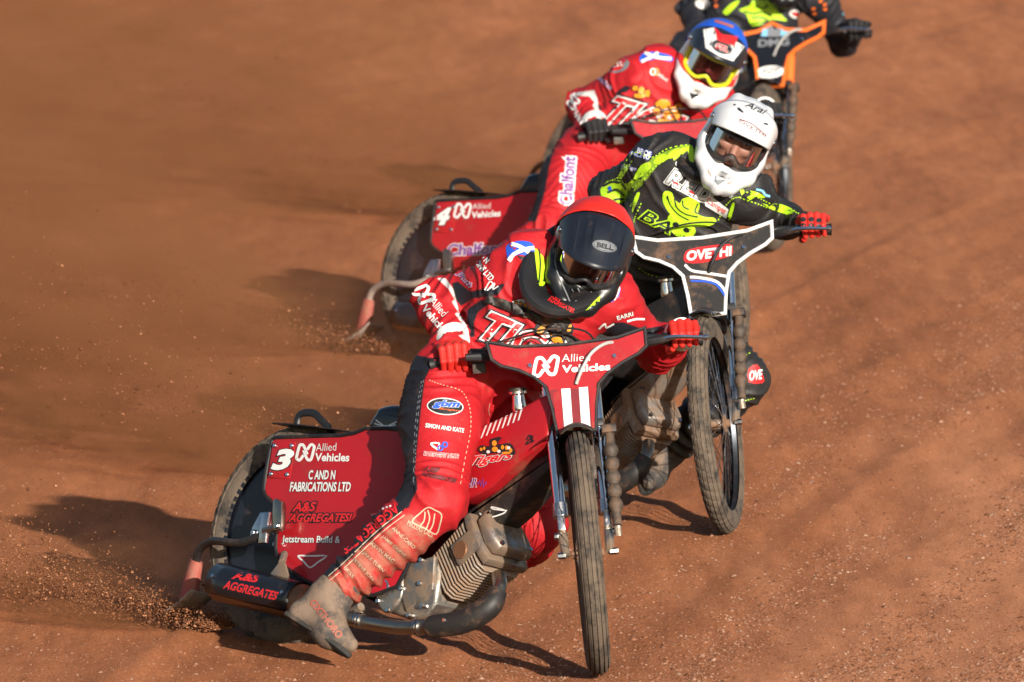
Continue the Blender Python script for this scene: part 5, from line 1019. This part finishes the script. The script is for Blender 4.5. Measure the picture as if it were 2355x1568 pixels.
def ground_mat():
    m = bpy.data.materials.new('shale'); m.use_nodes = True; MATS['shale'] = m; N = m.node_tree.nodes; L = m.node_tree.links; B = N['Principled BSDF']
    tc = N.new('ShaderNodeTexCoord')
    def nz(s, det, rg=.6, mp=None):
        n = N.new('ShaderNodeTexNoise'); n.inputs['Scale'].default_value = s; n.inputs['Detail'].default_value = det; n.inputs['Roughness'].default_value = rg
        if mp:
            k = N.new('ShaderNodeMapping'); k.inputs['Scale'].default_value = mp; L.new(tc.outputs['Object'], k.inputs[0]); L.new(k.outputs[0], n.inputs['Vector'])
        else: L.new(tc.outputs['Object'], n.inputs['Vector'])
        return n.outputs['Fac']
    def ramp(f, stops):
        r = N.new('ShaderNodeValToRGB'); L.new(f, r.inputs[0]); e = r.color_ramp.elements
        while len(e) < len(stops): e.new(.5)
        for x, (p, c) in zip(e, stops): x.position = p; x.color = (*c, 1)
        return r.outputs[0]
    def mix(f, a, b, mode='MIX'):
        x = N.new('ShaderNodeMix'); x.data_type = 'RGBA'; x.blend_type = mode; L.new(f, x.inputs[0]) if not isinstance(f, float) else setattr(x.inputs[0], 'default_value', f)
        for i, v in ((6, a), (7, b)):
            if isinstance(v, tuple): x.inputs[i].default_value = (*v, 1)
            else: L.new(v, x.inputs[i])
        return x.outputs[2]
    mpg = N.new('ShaderNodeMapping'); mpg.inputs['Rotation'].default_value = (0, 0, math.atan(.17)); mpg.inputs['Scale'].default_value = (1, .11, 1); L.new(tc.outputs['Object'], mpg.inputs[0])
    def sw(s, det, rg=.6):
        n = N.new('ShaderNodeTexNoise'); n.inputs['Scale'].default_value = s; n.inputs['Detail'].default_value = det; n.inputs['Roughness'].default_value = rg; L.new(mpg.outputs[0], n.inputs['Vector']); return n.outputs['Fac']
    base = ramp(sw(2.2, 7, .7), [(.3, (.225, .077, .029)), (.52, (.31, .111, .045)), (.75, (.40, .155, .070))])
    sx = N.new('ShaderNodeSeparateXYZ'); L.new(tc.outputs['Object'], sx.inputs[0]); uu = N.new('ShaderNodeMath'); uu.operation = 'MULTIPLY_ADD'; L.new(sx.outputs[1], uu.inputs[0]); uu.inputs[1].default_value = -.16; L.new(sx.outputs[0], uu.inputs[2])
    un = N.new('ShaderNodeMath'); un.operation = 'MULTIPLY_ADD'; L.new(sw(1.6, 6, .7), un.inputs[0]); un.inputs[1].default_value = 2.4; L.new(uu.outputs[0], un.inputs[2])
    dr = N.new('ShaderNodeMapRange'); dr.interpolation_type = 'SMOOTHSTEP'; L.new(un.outputs[0], dr.inputs[0]); dr.inputs[1].default_value = 1.15; dr.inputs[2].default_value = 2.5; dr.inputs[4].default_value = .8
    base = mix(dr.outputs[0], base, (.44, .185, .092))
    damp = ramp(sw(.8, 5, .6), [(.40, (.84, .82, .80)), (.62, (1, 1, 1))])
    c = mix(.8, base, damp, 'MULTIPLY')
    c = mix(.9, c, ramp(sw(13, 5, .75), [(.32, (.80, .77, .74)), (.52, (1, 1, 1)), (.68, (1.16, 1.15, 1.14))]), 'MULTIPLY')
    g1 = ramp(nz(95, 3, .7), [(.30, (.50, .48, .46)), (.50, (1, 1, 1)), (.70, (1.0, 1.0, 1.0)), (.80, (1.35, 1.3, 1.25))])
    c = mix(1.0, c, g1, 'MULTIPLY')
    v = N.new('ShaderNodeTexVoronoi'); v.inputs['Scale'].default_value = 70; L.new(tc.outputs['Object'], v.inputs['Vector'])
    sel = N.new('ShaderNodeMath'); sel.operation = 'LESS_THAN'; L.new(v.outputs['Distance'], sel.inputs[0]); sel.inputs[1].default_value = .20
    pick = N.new('ShaderNodeSeparateColor'); L.new(v.outputs['Color'], pick.inputs[0]); gt = N.new('ShaderNodeMath'); gt.operation = 'GREATER_THAN'; L.new(pick.outputs[0], gt.inputs[0]); gt.inputs[1].default_value = .72
    mu = N.new('ShaderNodeMath'); mu.operation = 'MULTIPLY'; L.new(sel.outputs[0], mu.inputs[0]); L.new(gt.outputs[0], mu.inputs[1])
    c = mix(mu.outputs[0], c, (.46, .26, .17))
    L.new(c, B.inputs['Base Color']); B.inputs['Roughness'].default_value = .92; B.inputs['Diffuse Roughness'].default_value = 1.0; B.inputs['Specular IOR Level'].default_value = .2
    ad = N.new('ShaderNodeMath'); ad.operation = 'MULTIPLY_ADD'; L.new(nz(42, 6, .75), ad.inputs[0]); ad.inputs[1].default_value = 1.4; L.new(nz(210, 2, .7), ad.inputs[2])
    bp = N.new('ShaderNodeBump'); bp.inputs['Strength'].default_value = .8; bp.inputs['Distance'].default_value = .006; L.new(ad.outputs[0], bp.inputs['Height']); L.new(bp.outputs[0], B.inputs['Normal'])
    return m
TRACK = track()
# ------------------------------------------------------------------ loose shale, thrown dirt, dust
def bits(name, P, size, mat, squash=.7, flat=False):
    n = len(P); base = np.array([(1, 0, 0), (0, 1, 0), (-1, 0, 0), (0, -1, 0), (0, 0, 1), (0, 0, -1)], float); T = np.array([(0, 1, 4), (1, 2, 4), (2, 3, 4), (3, 0, 4), (1, 0, 5), (2, 1, 5), (3, 2, 5), (0, 3, 5)])
    if flat: base = base[:5]; T = T[:4]
    nv = len(base); a = rng.random(n) * 2 * PI; V = np.zeros((n, nv, 3)); j = base[None] * (.6 + .8 * rng.random((n, nv, 1))) * size[:, None, None]; j[..., 2] *= squash
    c, s = np.cos(a)[:, None], np.sin(a)[:, None]; V[..., 0] = j[..., 0] * c - j[..., 1] * s; V[..., 1] = j[..., 0] * s + j[..., 1] * c; V[..., 2] = j[..., 2]; V += P[:, None]
    F = (T[None] + nv * np.arange(n)[:, None, None]).reshape(-1, 3); return mk(name, V.reshape(-1, 3), F, mat, None, smooth=False, kind='stuff')
def grains(name, stops):
    m = pbr(name, (.3, .15, .08), .92, spec=.15, var=0); N = m.node_tree.nodes; L = m.node_tree.links; g = N.new('ShaderNodeNewGeometry'); r = N.new('ShaderNodeValToRGB'); e = r.color_ramp.elements
    while len(e) < len(stops): e.new(.5)
    for x, (p, c) in zip(e, stops): x.position = p; x.color = (*c, 1)
    L.new(g.outputs['Random Per Island'], r.inputs[0]); L.new(r.outputs[0], N['Principled BSDF'].inputs['Base Color'])
grains('granule', [(0, (.20, .075, .032)), (.4, (.32, .125, .06)), (.75, (.44, .20, .115)), (1, (.56, .33, .22))]); grains('thrown', [(0, (.12, .045, .02)), (.7, (.28, .11, .05)), (1, (.50, .24, .13))])
Tb = bvh([TRACK])
def on_ground(X, Y):
    out = np.zeros(len(X))
    for i, (x, y) in enumerate(zip(X, Y)): h = Tb.ray_cast(Vector((x, y, 1)), Vector((0, 0, -1))); out[i] = h[0].z if h[0] else 0
    return out
n = 420000; Y = -.6 + 16 * rng.random(n) ** 1.55; X = -3.2 + 6.6 * rng.random(n); uu = X - .16 * Y
band = np.clip((uu + .75) / 1.7, .10, 1) * np.clip(vnoise(np.stack([uu * 4, Y * .35, Y * 0], 1) + 500) * 1.9 - .35, .08, 1); kp = rng.random(n) < band * .8; X, Y = X[kp], Y[kp]; n = len(X); sz = .0030 + .0034 * rng.random(n) + .007 * rng.random(n) ** 10
bits('loose_shale', np.column_stack([X, Y, on_ground(X, Y) - sz * .15]), sz, 'granule', .75, True)
# bits thrown up by the rear wheels
PTS = []; SZ = []
for k, nb, L in ((1, 15000, 2.3), (2, 7000, 2.6), (4, 11000, 3.2), (3, 3000, 3.0)):
    b = BIKES[k]; c = b['w']((-.22, -.02, .03)); bk = b['M'][:3, :3] @ np.array([-1., 0, 0]); bk[2] = 0; bk = nrm(bk); sdv = np.array([-bk[1], bk[0], 0]); t = rng.random(nb) ** 1.6 * L
    lane = np.round(rng.normal(size=nb) * 2.2) / 2.2 + rng.normal(size=nb) * .16          # thrown in streaks
    PTS.append(c + bk * t[:, None] + sdv * (lane * (.04 + .13 * t))[:, None] + np.array([0, 0, 1.]) * np.abs((rng.normal(size=nb) * .6 + lane * .4) * (.03 + .13 * t) + .10 * t)[:, None]); SZ.append(.0011 + .0022 * rng.random(nb) + .0060 * rng.random(nb) ** 12)
bits('thrown_dirt', np.concatenate(PTS), np.concatenate(SZ), 'thrown', .8)

def dust_mat(name, D, L, h0, hg, w0, wg, seed, stretch=1.0, fin=.25, lo=.49, hi=.60):
    m = bpy.data.materials.new(name); m.use_nodes = True; N = m.node_tree.nodes; K = m.node_tree.links; N.remove(N['Principled BSDF']); out = N['Material Output']
    def mth(op, a, b=None, c=None):
        x = N.new('ShaderNodeMath'); x.operation = op
        for i, v in enumerate((a, b, c)):
            if v is None: continue
            if isinstance(v, (int, float)): x.inputs[i].default_value = v
            else: K.new(v, x.inputs[i])
        return x.outputs[0]
    tc = N.new('ShaderNodeTexCoord'); sp = N.new('ShaderNodeSeparateXYZ'); K.new(tc.outputs['Object'], sp.inputs[0]); x, y, z = sp.outputs
    hh = mth('MULTIPLY_ADD', x, hg, h0); ww = mth('MULTIPLY_ADD', x, wg, w0)
    gz = mth('POWER', mth('DIVIDE', z, hh), 2.0); gy = mth('POWER', mth('DIVIDE', y, ww), 2.0); env = mth('EXPONENT', mth('MULTIPLY', mth('ADD', gz, gy), -1.0))
    def ss(v, a, b): r = N.new('ShaderNodeMapRange'); r.interpolation_type = 'SMOOTHSTEP'; K.new(v, r.inputs[0]); r.inputs[1].default_value = a; r.inputs[2].default_value = b; return r.outputs[0]
    fade = mth('MULTIPLY', ss(x, 0.0, fin), ss(x, L, L * .35))
    mp = N.new('ShaderNodeMapping'); mp.inputs['Scale'].default_value = (.75 * stretch, 2.2 * stretch, 3.4 * stretch); mp.inputs['Location'].default_value = (seed, seed * 2, seed * 3); K.new(tc.outputs['Object'], mp.inputs[0])
    nz = N.new('ShaderNodeTexNoise'); nz.inputs['Scale'].default_value = 1.6; nz.inputs['Detail'].default_value = 5; nz.inputs['Roughness'].default_value = .62; nz.inputs['Distortion'].default_value = .4; K.new(mp.outputs[0], nz.inputs['Vector'])
    thin = mth('DIVIDE', 1.0, mth('MULTIPLY_ADD', x, 0.6, 0.7))
    den = mth('MULTIPLY', mth('MULTIPLY', mth('MULTIPLY', env, fade), ss(nz.outputs[0], lo, hi)), mth('MULTIPLY', thin, D))
    v = N.new('ShaderNodeVolumePrincipled'); v.inputs['Color'].default_value = (.57, .255, .115, 1); v.inputs['Anisotropy'].default_value = .15; K.new(den, v.inputs['Density']); K.new(v.outputs[0], out.inputs['Volume'])
    try: m.cycles.volume_step_rate = 1.0
    except Exception: pass
    return m
for k, D, L, h0, hg, w0, wg, sd0, ext in ((1, 34.0, 6.0, .10, .12, .10, .18, 3.1, -.30), (2, 17.0, 8.0, .12, .17, .14, .22, 7.7, -.3), (4, 20.0, 10.0, .15, .24, .18, .28, 12.3, -.36), (3, 14.0, 12.0, .18, .26, .2, .32, 21.9, -.3)):
    b = BIKES[k]; c = b['w']((ext, -.02, .0)); bk = b['M'][:3, :3] @ np.array([-1., 0, 0]); an = math.atan2(bk[1], bk[0]); hm, wm = (h0 + hg * L) * 2.1, (w0 + wg * L) * 2.3
    # a wedge that widens away from the wheel
    a0, a1 = (h0) * 2.2, hm; w0_, w1_ = w0 * 2.4, wm
    V = [(0, -w0_, .004), (0, w0_, .004), (0, w0_, a0), (0, -w0_, a0), (L, -w1_, .004), (L, w1_, .004), (L, w1_, a1), (L, -w1_, a1)]
    o = mk('dust_cloud', V, [(0, 3, 2, 1), (4, 5, 6, 7), (0, 1, 5, 4), (3, 7, 6, 2), (0, 4, 7, 3), (1, 2, 6, 5)], dust_mat('dust_%d' % k, D, L, h0, hg, w0, wg, sd0), None, smooth=False, kind='stuff')
    o.location = (c[0], c[1], 0.012); o.rotation_euler = (0, 0, an)

# older dust still hanging over the outside of the bend
o = mk('dust_cloud', [(0, -3.6, .004), (0, 3.6, .004), (0, 3.6, 1.5), (0, -3.6, 1.5), (26, -4.6, .004), (26, 4.6, .004), (26, 4.6, 1.5), (26, -4.6, 1.5)], [(0, 3, 2, 1), (4, 5, 6, 7), (0, 1, 5, 4), (3, 7, 6, 2), (0, 4, 7, 3), (1, 2, 6, 5)], dust_mat('dust_hanging', 2.0, 26.0, .45, .015, 1.7, .03, 33.3, .8, 9.0, .46, .62), None, smooth=False, kind='stuff')
o.location = (-2.2, 2.5, .014); o.rotation_euler = (0, 0, rad(92))
